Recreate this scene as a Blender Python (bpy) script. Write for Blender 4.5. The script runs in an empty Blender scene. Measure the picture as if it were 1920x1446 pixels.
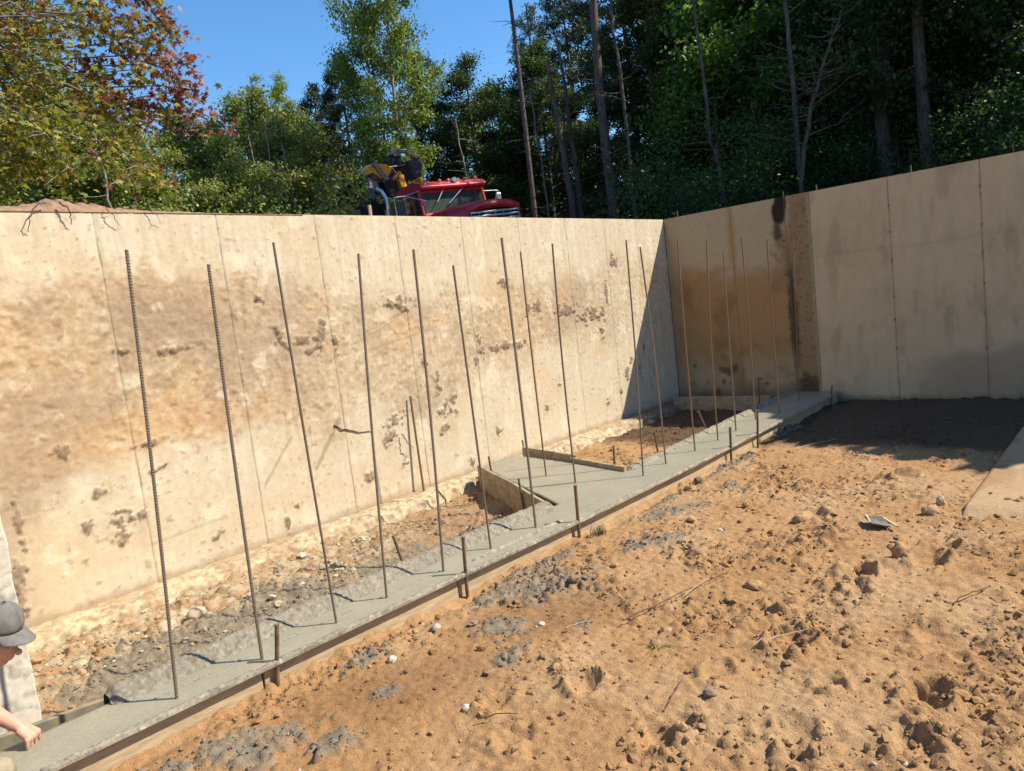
import bpy, math, random
import numpy as np
from mathutils import Matrix, Vector

# ------------------------------------------------------------------ camera, sky, sun
scene = bpy.context.scene
COL = scene.collection
cam_data = bpy.data.cameras.new('camera')
cam_data.sensor_width = 36.0
cam_data.lens = 25.155
cam_data.clip_start = 0.05
cam_data.clip_end = 2000
cam = bpy.data.objects.new('camera', cam_data)
COL.objects.link(cam)
R = Matrix(((0.66690, 0.16158, -0.72741), (-0.73582, -0.01110, -0.67708), (-0.11748, 0.98680, 0.11149)))
cam.matrix_world = Matrix.Translation((0, 0, 1.75)) @ R.to_4x4()
scene.camera = cam

SUN_EL = 47.3
SUN_AZ = math.atan2(-0.766, 0.643)
world = bpy.data.worlds.new('World')
scene.world = world
world.use_nodes = True
wn = world.node_tree
bg = wn.nodes['Background']
sky = wn.nodes.new('ShaderNodeTexSky')
sky.sky_type = 'NISHITA'
sky.sun_disc = False
sky.sun_elevation = math.radians(SUN_EL)
sky.sun_rotation = math.radians(140)
sky.air_density = 1.0
sky.dust_density = 0.25
sky.ozone_density = 2.6
hsv = wn.nodes.new('ShaderNodeHueSaturation')
hsv.inputs['Saturation'].default_value = 1.25
wn.links.new(sky.outputs[0], hsv.inputs['Color'])
wn.links.new(hsv.outputs[0], bg.inputs[0])
bg.inputs[1].default_value = 0.145
sun_data = bpy.data.lights.new('sun', 'SUN')
sun_data.energy = 5.0
sun_data.angle = math.radians(0.5)
sun_data.color = (1.0, 0.92, 0.79)
sun = bpy.data.objects.new('sun', sun_data)
COL.objects.link(sun)
ce = math.cos(math.radians(SUN_EL))
sdir = Vector((math.cos(SUN_AZ) * ce, math.sin(SUN_AZ) * ce, math.sin(math.radians(SUN_EL))))
sun.rotation_euler = sdir.to_track_quat('Z', 'Y').to_euler()
sun.location = sdir * 60
scene.view_settings.view_transform = 'Standard'
scene.view_settings.look = 'None'
scene.view_settings.exposure = 0.62
scene.view_settings.gamma = 1.0
scene.view_settings.use_curve_mapping = False
scene.cycles.max_bounces = 6
scene.cycles.diffuse_bounces = 3
scene.cycles.transmission_bounces = 4

rng = np.random.default_rng(7)
random.seed(7)

# ------------------------------------------------------------------ noise
def _h(ix, iy, seed):
    n = (ix.astype(np.int64) * 374761393 + iy.astype(np.int64) * 668265263 + seed * 1442695041) & 0xffffffff
    n = ((n ^ (n >> 13)) * 1274126177) & 0xffffffff
    n = ((n ^ (n >> 16)) * 2246822519) & 0xffffffff
    return ((n ^ (n >> 15)) & 0xffff) / 65535.0

def perlin(x, y, seed=0):
    ix = np.floor(x); iy = np.floor(y); fx = x - ix; fy = y - iy
    u = fx * fx * fx * (fx * (fx * 6 - 15) + 10); v = fy * fy * fy * (fy * (fy * 6 - 15) + 10)
    def g(dx, dy):
        a = _h(ix + dx, iy + dy, seed) * 2 * np.pi
        return np.cos(a) * (fx - dx) + np.sin(a) * (fy - dy)
    a = g(0, 0) * (1 - u) + g(1, 0) * u
    b = g(0, 1) * (1 - u) + g(1, 1) * u
    return (a * (1 - v) + b * v) * 1.5

def fbm(x, y, s, octv=4, seed=0, gain=0.5):
    t = 0; a = 1; n = 0; f = 1.0 / s
    for k in range(octv):
        t = t + a * perlin(x * f + 13.7 * k, y * f - 7.3 * k, seed + k * 17); n += a; a *= gain; f *= 2.03
    return t / n

def billow(x, y, s, octv=3, seed=0):
    t = 0; a = 1; n = 0; f = 1.0 / s
    for k in range(octv):
        t = t + a * np.abs(perlin(x * f + 3.1 * k, y * f + 9.2 * k, seed + k * 11)); n += a; a *= 0.55; f *= 2.1
    return t / n

def cells(x, y, s, seed=0):
    """distance to the nearest point of a jittered lattice and that point's random number"""
    gx = np.floor(x / s); gy = np.floor(y / s)
    best = np.full(x.shape, 9.0); idv = np.zeros(x.shape)
    for dx in (-1, 0, 1):
        for dy in (-1, 0, 1):
            cx = gx + dx; cy = gy + dy
            px = (cx + _h(cx, cy, seed)) * s; py = (cy + _h(cx, cy, seed + 5)) * s
            d = np.hypot(x - px, y - py) / s
            m = d < best
            best = np.where(m, d, best); idv = np.where(m, _h(cx, cy, seed + 9), idv)
    return best, idv

def sstep(a, b, x):
    t = np.clip((x - a) / (b - a), 0, 1)
    return t * t * (3 - 2 * t)

def mixc(c, d, m):
    return c * (1 - m[..., None]) + np.array(d)[None, :] * m[..., None]

def blob(x, y, cx, cy, rx, ry=None, ang=0, soft=0.5):
    ry = ry or rx
    ca, sa = math.cos(ang), math.sin(ang)
    u = ((x - cx) * ca + (y - cy) * sa) / rx; v = (-(x - cx) * sa + (y - cy) * ca) / ry
    d = np.hypot(u, v)
    return 1 - sstep(1 - soft, 1 + soft, d)

# ------------------------------------------------------------------ mesh helpers
def mesh_arrays(name, V, F, col=None, smooth=True, mats=None, midx=None):
    """F: list of (n,k) index arrays"""
    V = np.asarray(V, dtype=np.float32)
    if not isinstance(F, (list, tuple)): F = [F]
    F = [np.asarray(f, dtype=np.int32) for f in F if len(f)]
    me = bpy.data.meshes.new(name)
    me.vertices.add(len(V)); me.vertices.foreach_set('co', V.ravel())
    tot = sum(f.size for f in F); npoly = sum(len(f) for f in F)
    me.loops.add(tot); me.polygons.add(npoly)
    me.loops.foreach_set('vertex_index', np.concatenate([f.ravel() for f in F]))
    ls = []; off = 0
    for f in F:
        ls.append(off + np.arange(len(f)) * f.shape[1]); off += f.size
    me.polygons.foreach_set('loop_start', np.concatenate(ls).astype(np.int32))
    me.polygons.foreach_set('use_smooth', np.full(npoly, smooth))
    if midx is not None: me.polygons.foreach_set('material_index', np.asarray(midx, dtype=np.int32))
    if col is not None:
        a = me.attributes.new('albedo', 'FLOAT_COLOR', 'POINT')
        c = np.ones((len(V), 4), dtype=np.float32); c[:, :3] = col
        a.data.foreach_set('color', c.ravel())
    me.update(calc_edges=True)
    me.validate()
    for m in (mats or []): me.materials.append(m)
    return me

def link(name, me, parent=None, loc=None, kind=None):
    o = bpy.data.objects.new(name, me)
    COL.objects.link(o)
    if parent is not None: o.parent = parent
    if loc is not None: o.location = loc
    if kind: o['kind'] = kind
    return o

def tag(o, label, cat, group=None, kind=None):
    o['label'] = label; o['category'] = cat
    if group: o['group'] = group
    if kind: o['kind'] = kind
    return o

def empty(name, loc=(0, 0, 0), rz=0):
    o = bpy.data.objects.new(name, None); COL.objects.link(o)
    o.location = loc; o.rotation_euler = (0, 0, rz); o.empty_display_size = 0.2
    return o

class MB:
    """collects simple solids into one mesh"""
    def __init__(s): s.V = []; s.F = {3: [], 4: []}; s.n = 0
    def add(s, V, F):
        V = np.asarray(V, float); F = np.asarray(F)
        s.V.append(V); s.F[F.shape[1]].append(F + s.n); s.n += len(V)
    def box(s, c, d, rot=None, taper=1.0):
        q = np.array([[x, y, z] for z in (-.5, .5) for y in (-.5, .5) for x in (-.5, .5)], float)
        q[4:, :2] *= taper
        q = q * np.array(d)
        if rot is not None: q = q @ np.array(Matrix(rot).to_3x3()).T
        s.add(q + np.array(c), [[0, 2, 3, 1], [4, 5, 7, 6], [0, 1, 5, 4], [2, 6, 7, 3], [0, 4, 6, 2], [1, 3, 7, 5]])
        return s
    def hexa(s, pts):
        """eight corners: bottom 4 ccw, top 4 ccw"""
        s.add(pts, [[3, 2, 1, 0], [4, 5, 6, 7], [0, 1, 5, 4], [1, 2, 6, 5], [2, 3, 7, 6], [3, 0, 4, 7]])
        return s
    def prism(s, prof, x0, x1, axis=0):
        """profile (a,b) pairs extruded along axis"""
        n = len(prof); V = []
        for x in (x0, x1):
            for a, b in prof:
                V.append({0: (x, a, b), 1: (a, x, b), 2: (a, b, x)}[axis])
        s.add(V, [[i, (i + 1) % n, n + (i + 1) % n, n + i] for i in range(n)])
        c0 = np.mean(V[:n], 0); c1 = np.mean(V[n:], 0)
        s.add(list(V[:n]) + [c0], [[(i + 1) % n, i, n] for i in range(n)])
        s.add(list(V[n:]) + [c1], [[i, (i + 1) % n, n] for i in range(n)])
        return s
    def tube(s, P, r, n=8, cap=True):
        V, F = tube(P, r, n); s.add(V, F)
        if cap:
            k = len(P) - 1
            for e, rev in ((0, False), (k, True)):
                ring = V[e * n:(e + 1) * n]; c = np.mean(ring, 0)
                s.add(np.vstack([ring, c]), [[i, (i + 1) % n, n] if rev else [(i + 1) % n, i, n] for i in range(n)])
        return s
    def ball(s, c, r, n=8, m=6):
        r = np.array(r) * np.ones(3)
        V = [(0, 0, 1)]
        for j in range(1, m):
            for i in range(n):
                a = 2 * math.pi * i / n; b = math.pi * j / m
                V.append((math.cos(a) * math.sin(b), math.sin(a) * math.sin(b), math.cos(b)))
        V.append((0, 0, -1)); V = np.array(V) * r + np.array(c)
        T = [[0, 1 + i, 1 + (i + 1) % n] for i in range(n)] + [[len(V) - 1, 1 + (m - 2) * n + (i + 1) % n, 1 + (m - 2) * n + i] for i in range(n)]
        Q = [[1 + j * n + i, 1 + (j + 1) * n + i, 1 + (j + 1) * n + (i + 1) % n, 1 + j * n + (i + 1) % n] for j in range(m - 2) for i in range(n)]
        n0 = s.n; s.V.append(V); s.F[3].append(np.array(T) + n0)
        if Q: s.F[4].append(np.array(Q) + n0)
        s.n += len(V); return s
    def build(s, name, mat, parent=None, smooth=False, bevel=0, loc=None):
        me = mesh_arrays(name, np.vstack(s.V), [np.vstack(s.F[k]) for k in (3, 4) if s.F[k]], smooth=smooth, mats=[mat])
        o = link(name, me, parent, loc)
        if bevel:
            b = o.modifiers.new('bevel', 'BEVEL'); b.width = bevel; b.segments = 2; b.limit_method = 'ANGLE'
        return o

def tube(P, r, n=8):
    P = np.asarray(P, float); k = len(P); r = np.ones(k) * r
    T = np.gradient(P, axis=0); T /= np.linalg.norm(T, axis=1)[:, None] + 1e-9
    ref = np.array([0, 0, 1.0]) if abs(T[:, 2]).mean() < 0.9 else np.array([1.0, 0, 0])
    A = np.cross(T, ref); A /= np.linalg.norm(A, axis=1)[:, None] + 1e-9
    B = np.cross(T, A)
    a = np.linspace(0, 2 * np.pi, n, endpoint=False)
    V = P[:, None, :] + r[:, None, None] * (A[:, None, :] * np.cos(a)[None, :, None] + B[:, None, :] * np.sin(a)[None, :, None])
    i = np.arange(k - 1)[:, None] * n; j = np.arange(n)[None, :]
    F = np.stack([i + j, i + (j + 1) % n, i + n + (j + 1) % n, i + n + j], -1).reshape(-1, 4)
    return V.reshape(-1, 3), F

def grid_faces(nu, nv):
    i = np.arange(nu - 1)[:, None] * nv; j = np.arange(nv - 1)[None, :]
    return np.stack([i + j, i + nv + j, i + nv + j + 1, i + j + 1], -1).reshape(-1, 4)

# ------------------------------------------------------------------ materials
def new_mat(name):
    m = bpy.data.materials.new(name); m.use_nodes = True
    return m, m.node_tree, m.node_tree.nodes['Principled BSDF']

def ramp_mix(nt, fac, c1, c2):
    x = nt.nodes.new('ShaderNodeMix'); x.data_type = 'RGBA'
    nt.links.new(fac, x.inputs[0])
    for k, c in ((6, c1), (7, c2)):
        if isinstance(c, tuple): x.inputs[k].default_value = (*c, 1)
        else: nt.links.new(c, x.inputs[k])
    return x.outputs[2]

def noise_node(nt, scale, detail=4, rough=0.6, coord='Object', stretch=None):
    tc = nt.nodes.new('ShaderNodeTexCoord'); n = nt.nodes.new('ShaderNodeTexNoise')
    n.inputs['Scale'].default_value = scale; n.inputs['Detail'].default_value = detail; n.inputs['Roughness'].default_value = rough
    src = tc.outputs[coord]
    if stretch:
        mp = nt.nodes.new('ShaderNodeMapping'); mp.inputs['Scale'].default_value = stretch
        nt.links.new(src, mp.inputs[0]); src = mp.outputs[0]
    nt.links.new(src, n.inputs['Vector'])
    return n

def levels(nt, sock, a, b):
    m = nt.nodes.new('ShaderNodeMapRange'); m.clamp = True
    m.inputs[1].default_value = a; m.inputs[2].default_value = b
    nt.links.new(sock, m.inputs[0]); return m.outputs[0]

def add_bump(nt, bsdf, sock, dist, strength=1.0, prev=None):
    b = nt.nodes.new('ShaderNodeBump'); b.inputs['Distance'].default_value = dist; b.inputs['Strength'].default_value = strength
    nt.links.new(sock, b.inputs['Height'])
    if prev is not None: nt.links.new(prev, b.inputs['Normal'])
    nt.links.new(b.outputs[0], bsdf.inputs['Normal']); return b.outputs[0]

def vary(nt, colsock, sock, amt):
    """multiply a colour by 1 +- amt driven by a 0..1 socket"""
    m = nt.nodes.new('ShaderNodeMapRange'); m.inputs[3].default_value = 1 - amt; m.inputs[4].default_value = 1 + amt
    m.inputs[1].default_value = 0.3; m.inputs[2].default_value = 0.7
    nt.links.new(sock, m.inputs[0])
    v = nt.nodes.new('ShaderNodeVectorMath'); v.operation = 'SCALE'
    nt.links.new(colsock, v.inputs[0]); nt.links.new(m.outputs[0], v.inputs['Scale'])
    return v.outputs[0]

def painted(name, rough=0.95, s1=40, a1=0.12, s2=260, a2=0.12, bump=0.002, bs=150, spec=0.2):
    """colour comes from the mesh's own albedo map; fine grain from noise"""
    m, nt, p = new_mat(name)
    at = nt.nodes.new('ShaderNodeAttribute'); at.attribute_name = 'albedo'
    n1 = noise_node(nt, s1, 5); n2 = noise_node(nt, s2, 3)
    c = vary(nt, at.outputs['Color'], n1.outputs[0], a1); c = vary(nt, c, n2.outputs[0], a2)
    nt.links.new(c, p.inputs['Base Color'])
    p.inputs['Roughness'].default_value = rough; p.inputs['Specular IOR Level'].default_value = spec
    n3 = noise_node(nt, bs, 5, 0.7)
    add_bump(nt, p, n3.outputs[0], bump)
    return m

def simple(name, c1, c2=None, scale=8, rough=0.8, bump=0.0, bs=60, metal=0, spec=0.3, lo=0.4, hi=0.6, stretch=None, detail=5):
    m, nt, p = new_mat(name)
    p.inputs['Roughness'].default_value = rough; p.inputs['Metallic'].default_value = metal
    p.inputs['Specular IOR Level'].default_value = spec
    c2 = c2 or tuple(v * 0.75 for v in c1)
    n = noise_node(nt, scale, detail, stretch=stretch)
    c = ramp_mix(nt, levels(nt, n.outputs[0], lo, hi), c1, c2)
    nt.links.new(c, p.inputs['Base Color'])
    if bump:
        n3 = noise_node(nt, bs, 4, stretch=stretch); add_bump(nt, p, n3.outputs[0], bump)
    return m

M = {}
M['soil'] = painted('sandy_soil', s1=28, a1=0.14, s2=190, a2=0.30, bump=0.009, bs=95)
M['clod'] = painted('soil_clod', s1=60, a1=0.15, s2=400, a2=0.2, bump=0.003, bs=260)
M['wall'] = painted('stained_concrete', s1=22, a1=0.07, s2=140, a2=0.10, bump=0.0015, bs=120, rough=0.9)
M['smoothwall'] = painted('new_concrete', s1=9, a1=0.05, s2=90, a2=0.03, bump=0.0006, bs=90, rough=0.85)
M['slop'] = painted('gritty_wet_concrete', s1=60, a1=0.12, s2=320, a2=0.2, bump=0.005, bs=150, rough=0.75, spec=0.2)
M['core'] = simple('dark_core_concrete', (0.26, 0.20, 0.13), (0.16, 0.12, 0.08), 20)  # dark concrete of the wall cores, seen in the panel joints
M['stakewood'] = simple('weathered_pin', (0.20, 0.13, 0.075), (0.10, 0.07, 0.045), 25, 0.8, 0.001, 90)
M['root'] = simple('root', (0.16, 0.10, 0.06), (0.09, 0.05, 0.03), 30)

# wet concrete
def wet():
    m, nt, p = new_mat('wet_concrete')
    n = noise_node(nt, 3.0, 5); n2 = noise_node(nt, 60, 4)
    c = ramp_mix(nt, levels(nt, n.outputs[0], 0.35, 0.65), (0.30, 0.276, 0.20), (0.255, 0.234, 0.168))
    c = vary(nt, c, n2.outputs[0], 0.10)
    nt.links.new(c, p.inputs['Base Color'])
    r = nt.nodes.new('ShaderNodeMapRange'); r.inputs[3].default_value = 0.32; r.inputs[4].default_value = 0.6
    nt.links.new(n.outputs[0], r.inputs[0]); nt.links.new(r.outputs[0], p.inputs['Roughness'])
    add_bump(nt, p, n2.outputs[0], 0.002)
    return m
M['wet'] = wet()
M['scum2'] = simple('slurry_caked_wood', (0.20, .185, .14), (.32, .25, .15), 12, .8, .002, 40)

def boardm():
    m, nt, p = new_mat('form_board')
    n = noise_node(nt, 6, 6, stretch=(1, 8, 8)); n2 = noise_node(nt, 9, 5, 0.65)
    c = ramp_mix(nt, levels(nt, n.outputs[0], 0.35, 0.65), (0.42, 0.33, 0.20), (0.30, 0.225, 0.13))
    c = ramp_mix(nt, levels(nt, n2.outputs[0], 0.5, 0.62), c, (0.22, 0.20, 0.15))
    nt.links.new(c, p.inputs['Base Color']); p.inputs['Roughness'].default_value = 0.85
    add_bump(nt, p, n.outputs[0], 0.003)
    return m
M['board'] = boardm()
M['tanboard'] = simple('sand_stained_board', (.52, .39, .23), (.38, .28, .16), 7, .85, .003, 30, stretch=(1, 6, 6), lo=.35, hi=.65)

def rebarm(name, lo, hi):
    m, nt, p = new_mat(name)
    n = noise_node(nt, 3.5, 4, stretch=(1, 1, 0.8)); n2 = noise_node(nt, 90, 3)
    c = ramp_mix(nt, levels(nt, n2.outputs[0], 0.4, 0.6), (0.15, 0.115, 0.085), (0.21, 0.155, 0.11))
    c2 = ramp_mix(nt, levels(nt, n2.outputs[0], 0.4, 0.6), (0.24, 0.115, 0.045), (0.17, 0.09, 0.04))
    c = ramp_mix(nt, levels(nt, n.outputs[0], lo, hi), c, c2)
    nt.links.new(c, p.inputs['Base Color']); p.inputs['Roughness'].default_value = 0.6; p.inputs['Metallic'].default_value = 0.25
    return m
M['rebar'] = rebarm('dark_rebar_steel', 0.56, 0.66)
M['rustbar'] = rebarm('rusty_rebar_steel', 0.34, 0.6)

def leafm(name, trans=0.4, gloss=0.5):
    m, nt, p = new_mat(name)
    at = nt.nodes.new('ShaderNodeAttribute'); at.attribute_name = 'albedo'
    oi = nt.nodes.new('ShaderNodeObjectInfo')
    hs = nt.nodes.new('ShaderNodeHueSaturation')
    h = nt.nodes.new('ShaderNodeMapRange'); h.inputs[3].default_value = 0.485; h.inputs[4].default_value = 0.515
    nt.links.new(oi.outputs['Random'], h.inputs[0]); nt.links.new(h.outputs[0], hs.inputs['Hue'])
    nt.links.new(at.outputs['Color'], hs.inputs['Color'])
    nt.links.new(hs.outputs[0], p.inputs['Base Color'])
    p.inputs['Roughness'].default_value = gloss; p.inputs['Specular IOR Level'].default_value = 0.35
    t = nt.nodes.new('ShaderNodeBsdfTranslucent')
    v = nt.nodes.new('ShaderNodeVectorMath'); v.operation = 'MULTIPLY'; v.inputs[1].default_value = (1.25, 1.15, 0.5)
    nt.links.new(hs.outputs[0], v.inputs[0]); nt.links.new(v.outputs[0], t.inputs['Color'])
    mx = nt.nodes.new('ShaderNodeMixShader'); mx.inputs[0].default_value = trans
    nt.links.new(p.outputs[0], mx.inputs[1]); nt.links.new(t.outputs[0], mx.inputs[2])
    nt.links.new(mx.outputs[0], nt.nodes['Material Output'].inputs[0])
    return m
M['leaf'] = leafm('broad_leaf')
M['needle'] = leafm('pine_needle', 0.15, 0.6)
M['bark'] = simple('grey_brown_bark', (0.16, 0.125, 0.10), (0.08, 0.062, 0.05), 6, 0.95, 0.02, 20, stretch=(3, 3, 0.7))
M['palebark'] = simple('pale_bark', (0.30, 0.26, 0.21), (0.15, 0.125, 0.10), 5, 0.9, 0.01, 20, stretch=(2, 2, 1))
M['deadwood'] = simple('dead_grey_wood', (0.26, 0.22, 0.18), (0.13, 0.11, 0.09), 6, 0.95, 0.01, 20, stretch=(3, 3, 0.6))

# ------------------------------------------------------------------ layout numbers (metres, corner of the two walls at XW, YW)
XW, YW, HW = 9.79, 5.607, 2.75
OUT = np.array([(-3, 3.45), (0.4, 3.43), (0.63, 3.42), (1.59, 3.395), (2.94, 3.345), (4.13, 3.29), (5.83, 3.265), (7.71, 3.27), (9.78, 3.27)])
INN = np.array([(-3, 3.70), (0.9, 3.70), (2.19, 3.675), (3.53, 3.65), (4.3, 3.63), (5.32, 3.66), (7.97, 3.75), (9.78, 3.78)])
outy = lambda x: np.interp(x, OUT[:, 0], OUT[:, 1])
inny = lambda x: np.interp(x, INN[:, 0], INN[:, 1])
FZ = 0.112
BR = [(4.26, 3.55), (5.36, 3.55), (5.62, 5.25), (5.10, 5.33)]      # branch of the footing towards the wall

def in_branch(x, y, m=0.0):
    t = (y - 3.55) / (5.3 - 3.55)
    xl = 4.26 + t * (5.10 - 4.26); xr = 5.36 + t * (5.62 - 5.36)
    return (x > xl - m) & (x < xr + m) & (y > 3.5) & (y < 5.3)

SPILL = [
    (1.35, 4.15, 0.5, 0.3, 0, .03), (1.9, 4.25, .5, .3, 0, .03), (2.5, 4.2, .7, .4, 0, .02), (1.7, 4.45, .7, .28, 0, .03), (1.15, 4.35, .3, .25, 0, .03), (3.1, 4.15, .6, .35, .1, .02),  # grey concrete spilt on the sand: x, y, rx, ry, angle, height
    (3.13, 2.92, 0.38, 0.20, -0.5, 0.030), (2.60, 2.72, 0.14, 0.16, 0.4, 0.022), (2.41, 2.46, 0.12, 0.07, 0.1, 0.03), (1.22, 2.95, 0.30, 0.16, -0.6, 0.03),
    (1.48, 2.62, 0.12, 0.10, 0.2, 0.04), (0.85, 3.1, 0.22, 0.12, -0.3, 0.02), (4.78, 2.88, 0.30, 0.12, -0.5, 0.022), (4.05, 2.65, 0.28, 0.10, -0.5, 0.025),
    (5.58, 2.79, 0.10, 0.07, 0.0, 0.03), (6.35, 3.12, 0.5, 0.08, 0.0, 0.02), (7.9, 3.17, 0.3, 0.09, 0.0, 0.03), (3.55, 3.12, 0.35, 0.10, -0.1, 0.02),
    (2.0, 3.12, 0.16, 0.07, 0, 0.02), (5.0, 3.1, 0.25, 0.06, 0, 0.015), (1.85, 2.75, .08, .05, 0, .015), (2.85, 2.35, .06, .05, 0, .015),
    (1.55, 4.35, 0.55, 0.35, 0.1, 0.03), (2.25, 4.4, 0.55, 0.42, 0.1, 0.025), (2.9, 4.25, 0.5, 0.33, 0.1, 0.02), (3.75, 4.15, 0.35, 0.16, 0.3, 0.035),
    (3.4, 4.0, 0.35, 0.16, 0.0, 0.03), (1.9, 4.0, 0.6, 0.18, 0.0, 0.02), (2.9, 3.88, 0.7, 0.10, 0, 0.02), (1.5, 4.0, 0.5, 0.15, 0, 0.03), (5.95, 3.85, 0.4, 0.05, 0, 0.02)]
HOLES = [  # footprints and holes: x, y, radius, depth
    (4.48, 1.05, 0.11, 0.075), (3.52, 1.52, 0.07, 0.05), (4.13, 1.32, 0.09, 0.05), (3.51, 0.80, 0.12, 0.04), (3.16, 1.32, 0.10, 0.045),
    (2.36, 1.96, 0.07, 0.035), (2.47, 1.04, 0.09, 0.05), (3.88, 1.25, 0.07, 0.04), (3.0, 0.75, 0.10, 0.05), (2.75, 1.5, 0.07, 0.035), (5.1, 1.9, 0.08, 0.03),
    (2.05, 2.25, 0.07, 0.03), (4.9, 0.9, 0.09, 0.04), (6.2, 1.6, 0.1, 0.03), (6.9, 1.4, 0.12, 0.035), (5.7, 2.3, 0.08, 0.025), (3.9, 2.3, .08, .03),
    (2.2, 1.5, 0.08, 0.045), (2.9, 1.1, 0.08, 0.05), (3.3, 2.0, 0.06, 0.03), (1.9, 2.0, .07, .03), (4.6, 1.6, .08, .04), (3.6, 0.35, .12, .05), (2.65, 0.7, .09, .04)]

def ground_fn(x, y):
    """height and colour of the pit floor"""
    inner = sstep(3.6, 3.9, y)                     # the strip between the new footing and the old wall is lower
    z = fbm(x, y, 1.1, 3, 3) * 0.035
    patch = sstep(-0.12, 0.35, fbm(x, y, 0.75, 3, 21))
    b = billow(x, y, 0.17, 4, 31)
    z = z + (b - 0.25) * 0.055 * (0.2 + 1.0 * patch) * (1 - 0.3 * inner)
    z = z + (billow(x, y, 0.065, 3, 35) - 0.25) * 0.024 * (0.45 + 0.8 * patch)
    z = z + fbm(x, y, 0.045, 3, 41, 0.65) * 0.012 + fbm(x + 0.03 * b, y, 0.3, 3, 43) * 0.012
    cd, ci = cells(x + 0.02 * perlin(x * 9, y * 9, 2), y + 0.02 * perlin(x * 9, y * 9, 8), 0.085, 5)
    lump = np.clip(1 - cd / (0.18 + 0.5 * ci), 0, 1) ** 0.6 * (ci > 0.45)
    z = z + lump * 0.014 * (0.1 + patch) * (0.5 + 1.2 * billow(x, y, 0.03, 2, 37))
    wx = x + 0.012 * perlin(x * 25, y * 25, 12); wy = y + 0.012 * perlin(x * 25, y * 25, 18)
    c1, i1 = cells(wx, wy, 0.038, 15); c2, i2 = cells(wx, wy, 0.15, 25)
    z = z + np.clip(1 - c1 / (0.2 + 0.45 * i1), 0, 1) ** 0.5 * (i1 > 0.35) * 0.009 * (0.35 + 0.8 * patch)
    z = z + np.clip(1 - c2 / (0.15 + 0.4 * i2), 0, 1) ** 0.7 * (i2 > 0.55) * 0.026 * (0.2 + 0.8 * patch) * (0.5 + 2 * billow(x, y, 0.05, 2, 27))
    for k, (cx, cy, r, d) in enumerate(HOLES):
        dx = x - cx + 0.6 * r * fbm(x, y, .12, 3, k); dy = y - cy + 0.6 * r * fbm(x + 5, y, .12, 3, k + 60)
        q = np.hypot(dx * 0.9, dy * 1.15) / r
        z = z - d * (0.8 + .5 * ((k * 7) % 3 - 1) * .6) * (1 - sstep(0.35, 1.1, q)) + d * 0.8 * np.exp(-((q - 1.3) / 0.3) ** 2) * np.clip(3.2 * b - .3, 0, 1.5)
    z = z + 0.02 * sstep(.1, .5, fbm(x, y, .33, 3, 47)) * (b * 2.2)
    z = z + inner * (-0.085 + 0.03 * fbm(x, y, 0.25, 3, 55))
    n_r = fbm(x, y, 0.1, 3, 63)
    rub = sstep(4.15, 4.75, y) * (1 - sstep(2.9, 4.2, x))     # rubble at the foot of the old wall
    z = z + rub * (0.02 + 0.06 * billow(x + .05 * n_r, y, 0.13, 5, 61))
    # colours
    n = fbm(x, y, 0.7, 4, 71); n2 = fbm(x, y, 0.13, 4, 75)
    col = np.empty(x.shape + (3,)); col[...] = (0.395, 0.228, 0.102)
    col = mixc(col, (0.425, 0.268, 0.135), sstep(-0.1, 0.4, n))
    col = mixc(col, (0.34, 0.187, 0.075), sstep(0.05, 0.5, -n + 0.25 * n2) * 0.7)
    col = mixc(col, (0.28, 0.16, 0.08), sstep(0.1, 0.35, fbm(x, y, 0.05, 3, 79)) * 0.35)
    col = mixc(col, (0.30, 0.175, 0.085), patch * 0.35 * sstep(-0.2, 0.4, n2))
    near = blob(x, y, 1.3, 3.0, 0.8, 0.45, -0.3) + blob(x, y, 5.2, 4.5, 0.1, 0.1)
    col = mixc(col, (0.38, 0.20, 0.075), np.clip(near, 0, 1) * 0.4)
    col = mixc(col, (0.44, 0.21, 0.07), blob(x, y, 1.28, 4.0, .22, .08, 0, .6) * .9)
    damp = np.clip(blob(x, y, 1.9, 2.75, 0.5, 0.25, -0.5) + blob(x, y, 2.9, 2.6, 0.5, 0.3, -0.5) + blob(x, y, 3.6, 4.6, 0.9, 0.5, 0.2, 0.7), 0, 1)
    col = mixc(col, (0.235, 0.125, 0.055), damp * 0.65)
    col = mixc(col, (0.33, 0.25, 0.155), inner * 0.35 * (1 - sstep(4.3, 5, x)))
    col = mixc(col, (0.42, 0.34, 0.22), rub * sstep(0.0, 0.3, n2 + 0.15) * 0.9)
    dark = sstep(6.95, 7.45, x + .3 * n)  # shade in front of the right wall, painted into the soil colour
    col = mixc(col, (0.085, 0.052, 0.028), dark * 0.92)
    conc = np.zeros(x.shape); ch = np.zeros(x.shape)
    wob = 0.75 * fbm(x, y, 0.16, 4, 81) + 0.45 * fbm(x, y, 0.05, 3, 83)
    for (cx, cy, rx, ry, an, h) in SPILL:
        ca, sa = math.cos(an), math.sin(an)
        q = np.hypot(((x - cx) * ca + (y - cy) * sa) / rx, (-(x - cx) * sa + (y - cy) * ca) / ry)
        m = sstep(0.0, 0.28, 1 - q + wob * 1.5)
        conc = np.maximum(conc, m); ch = np.maximum(ch, m * h)
    z = z + ch * (0.15 + 1.3 * billow(x + .03 * n2, y, 0.05, 4, 91) * sstep(-.35, .2, fbm(x, y, .15, 3, 92)) + .5 * np.abs(fbm(x, y, .02, 2, 93)))
    shade = 0.145 + 0.05 * sstep(-0.3, 0.3, fbm(x, y, 0.06, 3, 95))
    gc = np.stack([shade * 1.28, shade * 1.08, shade * 0.76], -1)
    k = (conc * np.clip(0.62 + 0.33 * sstep(-.25, .25, fbm(x, y, 0.09, 4, 97)) + .2 * inner, 0, .95))[..., None]
    col = col * (1 - k) + gc * k
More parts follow.
